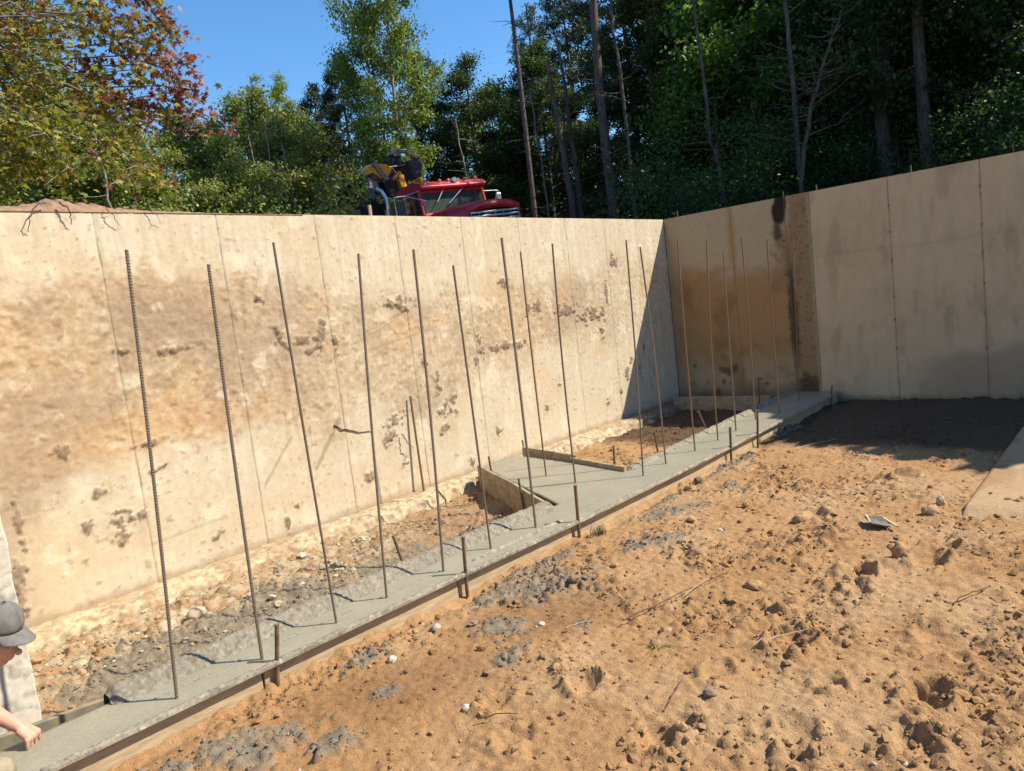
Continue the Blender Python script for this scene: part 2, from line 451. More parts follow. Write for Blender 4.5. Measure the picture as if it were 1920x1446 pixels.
    # under the footing
    u = sstep(outy(x) - 0.03, outy(x) + 0.03, y) * (1 - sstep(inny(x) + 0.08, inny(x) + 0.14, y))
    z = z * (1 - u) + u * -0.09
    col = col * 0.94
    u2 = in_branch(x, y, -0.02)
    z = np.where(u2, -0.09, z)
    edge = np.exp(-((y - (outy(x) - 0.10)) / 0.07) ** 2)
    z = z + edge * (-0.028 + 0.05 * fbm(x, x * 0, 0.5, 3, 99)) - .012 * sstep(.6, 0, np.abs(y - outy(x)))
    # slab end at the right, buried under sand
    return z, col

# ------------------------------------------------------------------ pit floor
def axis(*segs):
    out = []
    for a, b, st in segs:
        out.append(np.linspace(a, b, int(round((b - a) / st)), endpoint=False))
    out.append(np.array([segs[-1][1]])); return np.concatenate(out)
gx = axis((-3, 0.2, 0.10), (0.2, 4.0, 0.0105), (4.0, 6.5, 0.015), (6.5, 9.82, 0.023))
gy = axis((-3, -0.3, 0.09), (-0.3, 4.0, 0.0125), (4.0, 5.64, 0.016))
X, Y = np.meshgrid(gx, gy, indexing='ij')
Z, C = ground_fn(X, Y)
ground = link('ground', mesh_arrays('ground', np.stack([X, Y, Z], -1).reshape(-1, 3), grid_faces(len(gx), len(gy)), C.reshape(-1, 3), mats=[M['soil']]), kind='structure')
ax2 = np.array([-300, -60, -20, -8, -2.98, 3, 9.80]); ay2 = np.array([-300, -60, -20, -8, -2.98, 1, 5.60])
X2, Y2 = np.meshgrid(ax2, ay2, indexing='ij')
V2 = np.stack([X2, Y2, np.full(X2.shape, -0.16)], -1).reshape(-1, 3)
link('lower_ground', mesh_arrays('lower_ground', V2, grid_faces(7, 7), np.tile((0.36, 0.21, 0.10), (49, 1)), mats=[M['soil']]), kind='structure')

# ground level outside the walls
def bank(name, xs, ys, z0):
    X, Y = np.meshgrid(xs, ys, indexing='ij')
    Z = z0 + fbm(X, Y, 4, 3, 5) * 0.10
    n = fbm(X, Y, 2.5, 4, 9)
    c = np.empty(X.shape + (3,)); c[...] = (0.10, 0.085, 0.045)
    c = mixc(c, (0.05, 0.075, 0.02), sstep(-0.1, 0.2, n))
    near = np.exp(-np.clip(Y - YW, 0, None) / 3.0) * (X < XW)
    c = mixc(c, (0.34, 0.22, 0.12), np.clip(near, 0, 1))
    return link(name, mesh_arrays(name, np.stack([X, Y, Z], -1).reshape(-1, 3), grid_faces(len(xs), len(ys)), c.reshape(-1, 3), mats=[M['soil']]), kind='structure')
bank('forest_ground', np.concatenate([[-300, -100], np.linspace(-30, 50, 81), [100, 300]]), np.concatenate([np.linspace(YW + 0.27, 45, 70), [100, 300]]), 2.57)
bank('side_bank', np.concatenate([np.linspace(XW + 0.27, 50, 50), [100, 300]]), np.concatenate([[-300, -100], np.linspace(-30, YW + 0.27, 40)]), 2.57)

# ------------------------------------------------------------------ clods, crumbs, pebbles (loose, countless)
ico_t = (1 + 5 ** .5) / 2
ICO = np.array([(-1, ico_t, 0), (1, ico_t, 0), (-1, -ico_t, 0), (1, -ico_t, 0), (0, -1, ico_t), (0, 1, ico_t), (0, -1, -ico_t), (0, 1, -ico_t), (ico_t, 0, -1), (ico_t, 0, 1), (-ico_t, 0, -1), (-ico_t, 0, 1)]) / 1.9
ICF = np.array([(0, 11, 5), (0, 5, 1), (0, 1, 7), (0, 7, 10), (0, 10, 11), (1, 5, 9), (5, 11, 4), (11, 10, 2), (10, 7, 6), (7, 1, 8), (3, 9, 4), (3, 4, 2), (3, 2, 6), (3, 6, 8), (3, 8, 9), (4, 9, 5), (2, 4, 11), (6, 2, 10), (8, 6, 7), (9, 8, 1)])
def subdiv(V, F):
    V = list(map(tuple, V)); cache = {}; out = []
    def mid(a, b):
        k = (min(a, b), max(a, b))
        if k not in cache:
            p = (np.array(V[a]) + np.array(V[b])) / 2; p = p / np.linalg.norm(p); V.append(tuple(p)); cache[k] = len(V) - 1
        return cache[k]
    for a, b, c in F:
        ab, bc, ca = mid(a, b), mid(b, c), mid(c, a)
        out += [(a, ab, ca), (b, bc, ab), (c, ca, bc), (ab, bc, ca)]
    return np.array(V), np.array(out)
ICO1, ICF1 = subdiv(ICO, ICF)
def scatter(name, P, S, cols, mat, V0=ICO, F0=ICF, jit=0.22, flat=0.75, label=None, cat=None, smooth=False, squash=None):
    n = len(P); k = len(V0)
    V = V0[None] * (1 + rng.normal(0, jit, (n, k, 1)))
    sc = S[:, None, None] * np.stack([1 + rng.uniform(-.25, .35, n), 1 + rng.uniform(-.25, .35, n), flat * (1 + rng.uniform(-.25, .25, n))], -1)[:, None, :]
    V = V * sc
    a = rng.uniform(0, 6.28, n); ca, sa = np.cos(a)[:, None], np.sin(a)[:, None]
    V = np.stack([V[..., 0] * ca - V[..., 1] * sa, V[..., 0] * sa + V[..., 1] * ca, V[..., 2]], -1) + P[:, None, :]
    F = (F0[None] + (np.arange(n) * k)[:, None, None]).reshape(-1, 3)
    c = np.repeat(cols, k, axis=0) * (1 + rng.uniform(-.08, .08, (n * k, 1)))
    o = link(name, mesh_arrays(name, V.reshape(-1, 3), F, c, smooth=smooth, mats=[mat]))
    if label: tag(o, label, cat, kind='stuff')
    return o

def spread(n, x0, x1, y0, y1, dens):
    x = rng.uniform(x0, x1, n); y = rng.uniform(y0, y1, n)
    keep = rng.uniform(0, 1, n) < dens(x, y)
    return x[keep], y[keep]
def offfooting(x, y, m=0.03):
    return ((y < outy(x) - 0.05 - m) | (y > inny(x) + 0.12 + m)) & ~in_branch(x, y, 0.06)
def dens_soil(x, y):
    p = sstep(-0.12, 0.35, fbm(x, y, 0.75, 3, 21)); q = sstep(0.0, 0.3, fbm(x, y, 0.2, 2, 210))
    d = np.hypot(x, y)
    return (0.12 + 0.5 * p + 0.4 * q * p) * offfooting(x, y) * np.clip(4.0 / d, 0.25, 1)
x, y = spread(80000, 0.3, 8.8, -0.6, 5.2, dens_soil)
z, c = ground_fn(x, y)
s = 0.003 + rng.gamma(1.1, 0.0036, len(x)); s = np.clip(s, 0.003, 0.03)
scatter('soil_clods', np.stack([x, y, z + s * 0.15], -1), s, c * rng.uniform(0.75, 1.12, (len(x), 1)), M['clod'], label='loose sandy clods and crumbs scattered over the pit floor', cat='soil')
x, y = spread(900, 0.8, 8.3, -0.4, 3.2, lambda x, y: 0.3 * dens_soil(x, y) + 0.03 * (y < 3))
z, c = ground_fn(x, y); s = 0.012 + rng.gamma(1.5, .006, len(x))
scatter('large_soil_clods', np.stack([x, y, z + s * 0.2], -1), s, c, M['clod'], ICO1, ICF1, 0.17, 0.6, label='larger broken lumps of orange soil among the footprints', cat='soil')
# concrete crumbs in the spills
xs, ys = [], []
for (cx, cy, rx, ry, an, h) in SPILL:
    n = int(170 * min(1.2, (rx * ry) / 0.05) + 40)
    r = np.sqrt(rng.uniform(0, 1.25, n)); t = rng.uniform(0, 6.28, n); u = r * rx * np.cos(t); v = r * ry * np.sin(t)
    xs.append(cx + u * math.cos(an) - v * math.sin(an)); ys.append(cy + u * math.sin(an) + v * math.cos(an))
x = np.concatenate(xs); y = np.concatenate(ys); k = offfooting(x, y) & ((y < 3.6) | (rng.uniform(0, 1, len(x)) < .45)); x, y = x[k], y[k]
z, c = ground_fn(x, y); s = np.clip(0.0025 + rng.gamma(1.1, 0.0022, len(x)), 0.0025, 0.012)
g = rng.uniform(0.11, 0.20, (len(x), 1))
scatter('concrete_crumbs', np.stack([x, y, z + s * 0.1], -1), s, g * np.array([[1.28, 1.08, 0.76]]), M['slop'], label='grey crumbs of spilt concrete along the new footing', cat='concrete')
x, y = spread(380, 0.6, 8.0, -0.4, 4.6, lambda x, y: 0.25 * offfooting(x, y))
z, c = ground_fn(x, y); s = rng.uniform(0.004, 0.013, len(x)) * np.where(rng.uniform(0, 1, len(x)) < 0.08, 1.7, 1)
pal = np.array([(0.44, 0.33, 0.21), (0.36, 0.26, 0.17), (0.50, 0.42, 0.31), (0.22, 0.17, 0.13), (0.40, 0.24, 0.13)])
scatter('pebbles', np.stack([x, y, z + s * 0.3], -1), s, pal[rng.integers(0, 5, len(x))], M['clod'], ICO1, ICF1, 0.03, 0.7, label='small pale and grey pebbles strewn in the sand', cat='pebbles', smooth=True)
# rubble of pale broken mortar at the foot of the old wall
x, y = spread(2000, 0.9, 6.0, 4.3, 5.45, lambda x, y: (0.25 + 0.75 * sstep(-.1, .3, fbm(x, y, .3, 3, 77))) * (1 - sstep(2.6, 4.5, x)) * sstep(4.2, 4.9, y + 0.12 * (x - 1)) * (y > 4.2) + 0.0)
z, c = ground_fn(x, y); s = np.clip(0.004 + rng.gamma(1.0, 0.0065, len(x)), 0.004, 0.04)
pal = np.array([(0.46, 0.37, 0.24), (0.40, 0.31, 0.19), (0.50, 0.42, 0.29), (0.36, 0.25, 0.15), (0.27, 0.22, 0.16)])
scatter('mortar_rubble', np.stack([x, y, z + s * 0.2], -1), s, pal[rng.integers(0, 5, len(x))], M['clod'], ICO1, ICF1, 0.16, 0.6, label='pale broken mortar and dirt heaped at the foot of the old wall', cat='rubble')

# ------------------------------------------------------------------ old sunlit wall
def stain_layers(u, v):
    """albedo and relief of the old wall; u along, v up"""
    col = np.empty(u.shape + (3,)); col[...] = (0.555, 0.468, 0.330)
    str_ = fbm(u * 6, v * 0.5, 0.5, 4, 3)                       # vertical streaks
    col = mixc(col, (0.63, 0.56, 0.42), sstep(0.0, 0.4, str_) * 0.6)
    col = mixc(col, (0.52, 0.41, 0.255), sstep(0.0, 0.4, -fbm(u, v, 0.8, 4, 13)) * 0.55)
    n = fbm(u, v, 0.9, 5, 101, 0.6); nf = fbm(u, v, 0.12, 4, 111, 0.65); nn = fbm(u, v, 0.04, 3, 115)
    top = np.interp(u, [0, 1.3, 2.6, 3.2, 4.2, 5.5, 7.0, 8.5, 9.8], [2.35, 2.3, 2.25, 2.15, 2.0, 1.95, 1.95, 2.1, 2.3])
    bot = np.interp(u, [0, 1.3, 2.6, 3.2, 4.2, 5.5, 7.0, 8.5, 9.8], [0.95, 1.0, 1.05, 0.9, 0.8, 1.0, 1.15, 1.1, 1.0])
    band = sstep(-0.12, 0.18, top - v + 0.35 * n + 0.1 * nf) * sstep(-0.2, 0.25, v - bot + 0.5 * n + 0.15 * nf)
    heavy = np.interp(u, [0, 2.2, 3.0, 4.0, 5.5, 7.5, 8.5], [1, 1, 0.9, 0.65, 0.6, 0.5, 0.3])
    col = mixc(col, (0.42, 0.295, 0.17), band * heavy * (0.6 + 0.5 * sstep(-0.3, 0.3, nf)))
    col = mixc(col, (0.31, 0.22, 0.135), band * heavy * sstep(-0.06, 0.4, fbm(u, v, 0.55, 4, 131) + 0.3 * nf) * 0.8)
    for (cx, cz, rx, rz, k) in [(2.35, 1.95, 0.42, 0.32, .8), (2.75, 1.6, 0.3, 0.35, .6), (1.45, 1.25, 0.3, 0.3, .7), (3.35, 1.75, 0.3, 0.4, .5), (7.3, 1.75, .5, .3, .6), (7.0, 1.5, .35, .3, .5), (1.1, 1.0, .3, .3, .5), (4.7, 1.75, 0.25, 0.15, .45)]:
        m = blob(u + 0.2 * nf, v + 0.2 * n, cx, cz, rx, rz, 0, 0.6)
        col = mixc(col, (0.325, 0.235, 0.155), m * k * (0.7 + 0.4 * sstep(-.3, .3, nn)))
    org = sstep(0.08, 0.4, fbm(u, v, 0.7, 4, 141) + 0.2 * nf) * (1 - sstep(1.9, 2.3, v))
    col = mixc(col, (0.56, 0.345, 0.155), org * 0.35)
    for (cx, cz, rx, rz, k) in [(2.1, 1.12, .7, .16, .8), (3.0, .3, .6, .12, .7), (4.2, 0.1, .6, .12, .6), (2.45, 2.35, .25, .3, .3), (1.4, 2.45, .4, .2, .35), (6.3, 1.5, .5, .4, .35)]:
        col = mixc(col, (0.56, 0.33, 0.14), blob(u + 0.2 * nf, v + 0.1 * n, cx, cz, rx, rz, 0, 0.8) * k * 0.55)
    fm = fbm(u, v, 0.07, 4, 143, .7); col = col * (1 + (.22 * fm + .16 * nn) * (0.5 + .8 * band))[..., None]
    stk = sstep(.1, .45, fbm(u, v * .06, .05, 3, 145)) * (.3 + .7 * sstep(-.2, .3, n)); col = mixc(col, (.44, .33, .20), stk * .35)
    low = (1 - sstep(0.5, 0.9, v + 0.3 * n))
    col = mixc(col, (0.555, 0.465, 0.325), low * 0.5)
    wht = sstep(0.22, 0.42, fbm(u, v, 0.28, 4, 151) + 0.25 * nf)
    col = mixc(col, (0.68, 0.60, 0.44), wht * 0.5)
    # dirt still clinging: relief
    nr = fbm(u + .03 * nf, v + .03 * nn, .11, 5, 119, .72)
    mask = np.zeros(u.shape); halo = np.zeros(u.shape)
    clumps = [(3.42, 1.65, .16, .05, 0), (3.46, 1.56, .07, .05, 0), (4.28, .76, .12, .10, .5), (4.2, .62, .08, .10, 0), (4.96, .73, .13, .08, 0), (4.9, 1.0, .05, .14, 0), (4.93, .55, .09, .08, 0), (5.05, .82, .1, .05, .3),
              (5.59, 1.36, .05, .17, 0), (5.5, 1.2, .08, .05, 0), (7.73, 1.5, .32, .10, 0), (7.9, 1.28, .05, .16, 0), (7.2, 1.6, .25, .08, 0), (1.73, .5, .11, .09, 0), (1.51, .55, .05, .06, 0), (1.87, .55, .05, .05, 0), (4.5, 1.9, .2, .08, 0),
              (2.3, 1.72, .12, .03, 0), (1.95, 1.75, .1, .02, 0), (3.2, 1.7, .05, .12, .4), (3.6, 1.7, .05, .16, -.3), (3.75, 1.6, .06, .08, 0), (4.75, 1.3, .04, .1, .3), (6.0, 1.3, .4, .05, 0), (6.6, 1.7, .2, .08, 0),
              (6.1, 2.0, .1, .06, 0), (8.4, .62, .05, .12, 0), (8.55, .8, .04, .05, 0), (8.75, .65, .04, .14, 0), (8.9, .9, .03, .08, 0), (9.1, .5, .04, .08, 0), (8.2, .4, .04, .05, 0), (7.9, .3, .07, .05, 0), (5.7, .35, .05, .08, 0), (6.6, .45, .04, .06, 0),
              (2.0, 1.05, .09, .02, 0), (1.45, 1.1, .06, .06, .6), (2.05, .85, .09, .02, .3), (1.65, .78, .08, .05, 0), (1.12, .75, .03, .25, 0), (1.05, .3, .06, .25, 0), (3.05, 2.05, .05, .07, 0),
              (3.9, .3, .06, .05, 0), (3.1, .25, .05, .03, 0), (4.35, .35, .06, .06, 0), (2.4, .2, .05, .05, 0), (8.35, 2.2, .1, .1, .4), (3.0, .1, .03, .1, 0), (8.1, 1.75, .04, .2, 0), (6.9, .7, .05, .06, 0), (5.25, .1, .05, .06, 0)]
    for (cx, cz, rx, rz, an) in clumps:
        rx *= 1.05; rz *= 1.05
        q = np.hypot(((u - cx) * math.cos(an) + (v - cz) * math.sin(an)) / rx, (-(u - cx) * math.sin(an) + (v - cz) * math.cos(an)) / rz)
        mask = np.maximum(mask, sstep(0.0, 0.18, 0.42 - q * .60 + 1.35 * nr) * (q < 2.6)); halo = np.maximum(halo, np.exp(-(q / 1.7) ** 2))
    sp = sstep(0.30, 0.45, fbm(u, v, 0.10, 4, 161, 0.6) + 0.35 * (band * heavy) * 0.5 - 0.03 + 0.12 * fbm(u, v, 0.9, 3, 163))
    mask2 = sp * 0.8
    col = mixc(col, (0.40, 0.29, 0.18), halo * .55 * sstep(-.35, .25, nf + nn))
    chips = sstep(0.38, 0.50, fbm(u, v, 0.045, 3, 171, 0.6) + 0.12 * fbm(u, v, .5, 3, 173))
    rel = mask * (0.010 + 0.028 * np.abs(fbm(u, v, 0.06, 5, 181, .7))) + mask2 * 0.006 + band * heavy * (0.004 * nf + 0.0025 * nn + 0.002) + 0.003 * n + chips * 0.005 + .004 * fm * (.4 + band)
    col = mixc(col, (0.30, 0.205, 0.125), np.clip(mask2, 0, 1) * 0.55)
    col = mixc(col, (0.26, 0.185, 0.115), np.clip(chips, 0, 1) * 0.5)
    col = mixc(col, (0.195, 0.137, 0.088), np.clip(mask, 0, 1) * (0.6 + .35 * sstep(-.3, .3, nn)))
    for (x0, z0, x1, z1, w_, k_) in [(2.86, .50, 3.16, .84, .010, .5), (3.36, .52, 3.66, .90, .018, .6), (3.9, 1.55, 4.5, 1.75, .008, .4), (4.0, 1.62, 4.75, 1.86, .006, .4), (4.1, 1.48, 4.9, 1.6, .008, .4), (1.9, .30, 2.5, .34, .01, .3), (3.0, 1.95, 3.1, 2.3, .006, .4)]:
        dx_, dz_ = x1 - x0, z1 - z0; tt = np.clip(((u - x0) * dx_ + (v - z0) * dz_) / (dx_ * dx_ + dz_ * dz_), 0, 1)
        dd = np.hypot(u - x0 - tt * dx_, v - z0 - tt * dz_) + .012 * nf
        col = mixc(col, (.24, .18, .12), (1 - sstep(w_ * .5, w_ * 1.6, dd)) * k_)
    drip = sstep(.12, .4, fbm(u, v * .12, .07, 3, 147)) * sstep(2.75, 2.2, v) if False else sstep(.12, .4, fbm(u, v * .12, .07, 3, 147)) * sstep(1.6, 2.7, v)
    col = mixc(col, (.43, .34, .22), drip * .3)
    # scraped bucket marks
    sc = sstep(0.25, 0.5, fbm(u * 0.35 + v * 0.25, (v - 0.25 * u) * 5, 0.22, 3, 191)) * blob(u, v, 4.2, 1.45, 1.1, 0.5, 0.2, 0.6)
    rel = rel - sc * 0.003; col = mixc(col, (0.36, 0.27, 0.17), sc * 0.45)
    # foot of the wall and top edge
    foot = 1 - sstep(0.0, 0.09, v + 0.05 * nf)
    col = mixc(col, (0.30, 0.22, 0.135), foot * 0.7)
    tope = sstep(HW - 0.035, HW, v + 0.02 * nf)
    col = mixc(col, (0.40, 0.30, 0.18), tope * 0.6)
    rel = rel - sstep(HW - 0.02, HW, v) * (0.004 + 0.012 * np.abs(nf))
    left = sstep(1.5, 1.0, u - 0.25 * n) if False else 1 - sstep(1.0, 1.28, u - 0.12 * n)
    col = mixc(col, (0.30, 0.23, 0.15), left * 0.45 * (1 - sstep(1.0, 1.5, v)))
    return col, rel

def panel_mesh(name, axis_, a0, a1, fn, face, du, mat, v0=-0.12, ends=True):
    """one cast panel of a wall: front grid with relief, folded back at its edges"""
    us = np.linspace(a0, a1, max(3, int((a1 - a0) / du))); vs = np.linspace(v0, HW, max(3, int((HW - v0) / du)))
    U, Vv = np.meshgrid(us, vs, indexing='ij')
    col, rel = fn(U, Vv)
    ej = np.minimum(U - a0, a1 - U)
    jn = fbm(Vv, U * 0 + a0 * 3, .2, 4, 77)
    rel = rel - 0.0022 * (1 - sstep(0, 0.002 + 0.016 * np.clip(perlin(Vv * 22, U * 0 + a0, 7), 0, 1), ej))
    jl = (1 - sstep(0.004, 0.013, ej)) * (0.30 + 0.60 * sstep(-.15, .35, jn))
    col = mixc(col, (0.20, 0.145, 0.09), jl)
    D = rel
    # fold back
    def pos(U, V_, D):
        if axis_ == 'x': return np.stack([U, face - D, V_], -1)
        return np.stack([face - D, U, V_], -1)
    P = pos(U, Vv, D); nu, nv = U.shape
    V = [P.reshape(-1, 3)]; Cc = [col.reshape(-1, 3)]; F = [grid_faces(nu, nv)]
    if axis_ == 'x': F[0] = F[0][:, ::-1] if False else F[0]
    n = nu * nv
    border = [np.arange(nu) * nv + nv - 1, np.arange(nu) * nv, np.arange(nv), (nu - 1) * nv + np.arange(nv)]
    for bi, b in enumerate(border):
        Q = P.reshape(-1, 3)[b].copy()
        back = 0.25 if bi == 0 else 0.05
        if axis_ == 'x': Q[:, 1] = face + back
        else: Q[:, 0] = face + back
        V.append(P.reshape(-1, 3)[b]); V.append(Q); Cc += [col.reshape(-1, 3)[b] * 0.9] * 2
        k = len(b); i = np.arange(k - 1)
        F.append(np.stack([n + i, n + i + 1, n + k + i + 1, n + k + i], -1)); n += 2 * k
    return mesh_arrays(name, np.vstack(V), [np.vstack(F)], np.vstack(Cc), mats=[mat])

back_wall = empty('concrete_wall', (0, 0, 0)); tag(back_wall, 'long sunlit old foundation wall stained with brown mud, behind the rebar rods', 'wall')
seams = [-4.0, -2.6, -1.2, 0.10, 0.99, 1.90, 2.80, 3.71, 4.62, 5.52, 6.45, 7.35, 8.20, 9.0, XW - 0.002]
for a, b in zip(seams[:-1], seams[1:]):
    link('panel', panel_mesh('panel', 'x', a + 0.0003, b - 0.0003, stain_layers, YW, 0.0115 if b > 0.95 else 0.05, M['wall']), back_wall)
MB().box(((-4 + XW) / 2, YW + 0.145, HW / 2 - 0.07), (XW + 4 - .01, 0.19, HW + 0.11)).build('wall_core', M['core'], back_wall)

# ------------------------------------------------------------------ shaded wall on the right
def right_layers(u, v):
    n = fbm(u, v, 0.8, 5, 201, 0.6); nf = fbm(u, v, 0.12, 4, 211, 0.65); nn = fbm(u, v, 0.03, 3, 215)
    old = sstep(3.44, 3.50, u + 0.015 * nf)
    col = np.empty(u.shape + (3,)); col[...] = (0.56, 0.435, 0.275)
    col = mixc(col, (0.50, 0.385, 0.24), sstep(-0.2, 0.4, n) * 0.6)
    col = mixc(col, (0.41, 0.33, 0.22), sstep(0, .4, fbm(u * 4, v * .6, .5, 3, 221)) * 0.35)
    lowl = 1 - sstep(0.55, 0.75, v + 0.12 * (u - 1) + 0.2 * n)
    col = mixc(col, (0.29, 0.22, 0.14), lowl * 0.6 * (1 - sstep(1.9, 2.5, u)))
    col = mixc(col, (0.27, 0.20, 0.12), sstep(.15, .4, fbm(u * 1.5, v * .7, .5, 4, 227)) * .35)
    bl = np.exp(-((v - 1.9 - .05 * n) / .02) ** 2) * .2; col = mixc(col, (.25, .19, .12), bl)
    spk = sstep(0.38, 0.5, fbm(u, v, 0.03, 2, 231)) * sstep(-.1, .3, n)
    col = mixc(col, (0.30, 0.22, 0.14), spk * 0.5 * (1 - old))
    o = np.empty(u.shape + (3,)); o[...] = (0.45, 0.355, 0.22)
    m = sstep(0.0, 0.35, 2.05 - v + 0.35 * n + .15 * nf)
    o = mixc(o, (0.34, 0.19, 0.07), m * 0.8 * sstep(0.2, 0.7, v + 0.2 * n))
    o = mixc(o, (0.22, 0.135, 0.06), sstep(-.05, .35, fbm(u, v, .45, 4, 241)) * m * 0.6)
    o = mixc(o, (0.40, 0.22, 0.09), blob(u + .04 * nf, v, 4.55, 2.3, .06, .5, 0, .6) * .7)
    o = mixc(o, (0.37, 0.29, 0.18), sstep(0, .3, fbm(u, v, .3, 4, 251)) * (1 - sstep(.6, 1.2, v)) * .6)
    for (cy, cz, ry, rz) in [(4.80, .42, .12, .05), (4.66, .46, .04, .06), (4.75, .25, .03, .03), (4.95, .1, .04, .06), (4.3, .3, .03, .02), (4.85, .25, .03, .04), (5.1, .25, .02, .02), (4.2, .22, .03, .03), (5.3, .5, .03, .03)]:
        o = mixc(o, (0.12, 0.075, 0.045), blob(u + .03 * nf, v + .03 * nf, cy, cz, ry, rz, 0.3, .4) * .8)
    # broken rough strip
    st = sstep(3.455, 3.475, u + 0.015 * nf) * (1 - sstep(3.72, 3.76, u + 0.05 * nf - .12 * sstep(2.2, 1.7, v) * 0 + 0.06 * n))
    wide = sstep(3.455, 3.475, u) * (1 - sstep(3.85, 4.05, u + .25 * nf)) * blob(u, v, 3.75, 2.0, .35, .35, 0, .4)
    st = np.maximum(st, wide)
    rc = np.empty(u.shape + (3,)); rc[...] = (0.30, 0.20, 0.11)
    cd, ci = cells(u, v, 0.022, 31)
    rc = mixc(rc, (0.38, 0.26, 0.14), (ci > .6) * (cd < .45) * 0.5)
    rc = mixc(rc, (0.12, 0.07, 0.035), sstep(.25, .45, fbm(u, v, .05, 3, 261)) * .7)
    rc = mixc(rc, (0.22, 0.12, 0.06), sstep(.1, .4, -nf) * .7)
    o = mixc(o, (0.42, 0.245, 0.115), st * 0); k = st[..., None]; o = o * (1 - k) + rc * k
    tar = blob(u + .03 * nf, v, 3.86, 2.56, .10, .17, 0, .25) * (v < HW + 1); tar = np.maximum(tar, blob(u + .03 * nf, v, 3.83, 2.70, .085, .2, 0, .2))
    tar = np.maximum(tar, blob(u + .04 * nf, v + .1 * nf, 3.90, 2.30, .06, .12, 0, .5) * .8)
    tar = np.maximum(tar, blob(u + .05 * nf, v, 3.76, 1.15, .06, .75, 0, .5) * .8 * sstep(-.4, .1, n + .2))
    tar = np.maximum(tar, blob(u + .1 * nf, v + .1 * nf, 3.62, .15, .25, .18, 0, .6) * .75)
    o = mixc(o, (0.009, 0.007, 0.006), np.clip(tar, 0, 1) * .95)
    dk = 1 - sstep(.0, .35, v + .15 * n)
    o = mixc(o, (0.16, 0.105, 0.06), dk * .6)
    cor = sstep(5.25, 5.6, u)
    o = mixc(o, (0.36, 0.27, 0.17), cor * .5)
    kk = old[..., None]; col = col * (1 - kk) + o * kk
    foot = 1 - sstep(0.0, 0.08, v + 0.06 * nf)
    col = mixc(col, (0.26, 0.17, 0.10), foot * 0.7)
    rel = old * (0.006 * n + 0.003 * nf + .002) + st * (0.010 + 0.010 * (0.5 - cd) * (ci > .4) + 0.006 * nf) + 0.0012 * n
    return col, rel
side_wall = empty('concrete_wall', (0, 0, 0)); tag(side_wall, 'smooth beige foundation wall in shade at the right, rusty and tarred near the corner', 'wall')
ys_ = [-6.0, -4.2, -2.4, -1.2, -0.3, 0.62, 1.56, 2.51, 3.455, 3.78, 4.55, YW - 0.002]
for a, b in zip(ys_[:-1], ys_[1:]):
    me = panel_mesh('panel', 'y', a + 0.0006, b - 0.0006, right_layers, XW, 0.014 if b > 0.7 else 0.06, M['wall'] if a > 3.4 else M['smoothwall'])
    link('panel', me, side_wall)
MB().box((XW + 0.145, (YW - 6) / 2 + .1, HW / 2 - 0.07), (0.19, YW + 6.2, HW + 0.11)).build('wall_core', M['core'], side_wall)
# form tie stubs in the seams of the new wall
tb = MB()
for yy in (0.62, 1.56, 2.51):
    for zz in np.arange(0.25, 2.6, 0.36 if yy > 1 else 0.45):
        tb.box((XW - 0.004, yy + rng.uniform(-.004, .004), zz + rng.uniform(-.05, .05)), (0.02, 0.012, 0.03))
tb.build('form_ties', M['core'], side_wall)

# anchor bars standing on the wall top
for (yy, zt, lb) in [(5.42, 2.83, 'short steel pin on the wall top nearest the inside corner'), (3.82, 2.82, 'short steel pin on the wall top above the black tar patch'), (3.38, 2.82, 'short steel pin on the wall top just right of the rough broken strip'),
                     (2.27, 2.83, 'short steel pin on the wall top beside the first seam of the smooth wall'), (1.25, 2.85, 'short steel pin on the wall top at the right edge of the picture')]:
    o = MB().tube([(0, 0, 0), (0.003, 0, (zt - HW) * .5), (0, 0.002, zt - HW + .02)], 0.008, 8).build('anchor_bar', M['stakewood'], smooth=True, loc=(XW + 0.10, yy, HW - 0.006))
    tag(o, lb, 'anchor pin', 'steel pins along the top of the shaded wall')

# ------------------------------------------------------------------ old footing ledge along the sunlit wall
us = axis((-2.0, 1.0, 0.05), (1.0, 9.7, 0.014)); vs = np.linspace(0, 1, 34)
U, W_ = np.meshgrid(us, vs, indexing='ij')
n = fbm(U, W_ * 0.4, 0.35, 4, 301); nf = fbm(U, W_ * 0.45, 0.06, 3, 305)
width = 0.33 + 0.05 * fbm(U, U * 0, 0.5, 4, 309) + 0.03 * fbm(U, U * 0, 0.08, 3, 311)
yy = YW + 0.01 - np.minimum(W_ / 0.72, 1) * width - sstep(0.72, 1, W_) * 0.05
zz = np.where(W_ < 0.72, 0.006 - 0.03 * (W_ / 0.72) ** 2, -0.024 - (W_ - 0.72) / 0.28 * 0.13)
zz = zz + 0.022 * n + 0.014 * nf + 0.045 * billow(U, W_ * .45, .09, 3, 333) * sstep(.1, .5, W_)
c = np.empty(U.shape + (3,)); c[...] = (0.47, 0.375, 0.23)
c = mixc(c, (0.36, 0.26, 0.16), sstep(-.15, .25, n + .5 * nf) * .8)
c = mixc(c, (0.60, 0.51, 0.35), sstep(.1, .4, fbm(U, W_ * .4, .12, 4, 315)) * .7); c = c * (1 + .3 * fbm(U, W_ * .4, .03, 3, 317))[..., None]
c = mixc(c, (0.28, 0.19, 0.11), (1 - sstep(.0, .12, W_)) * .8)
c = mixc(c, (0.33, 0.21, 0.11), sstep(.1, .3, fbm(U, W_ * .4, .12, 4, 319)) * .6)
c = mixc(c, (0.26, 0.18, 0.11), sstep(.12, .3, fbm(U, W_ * .4, .07, 4, 321)) * .6)
c = mixc(c, (0.16, 0.11, 0.07), sstep(7.8, 8.6, U) * .8)
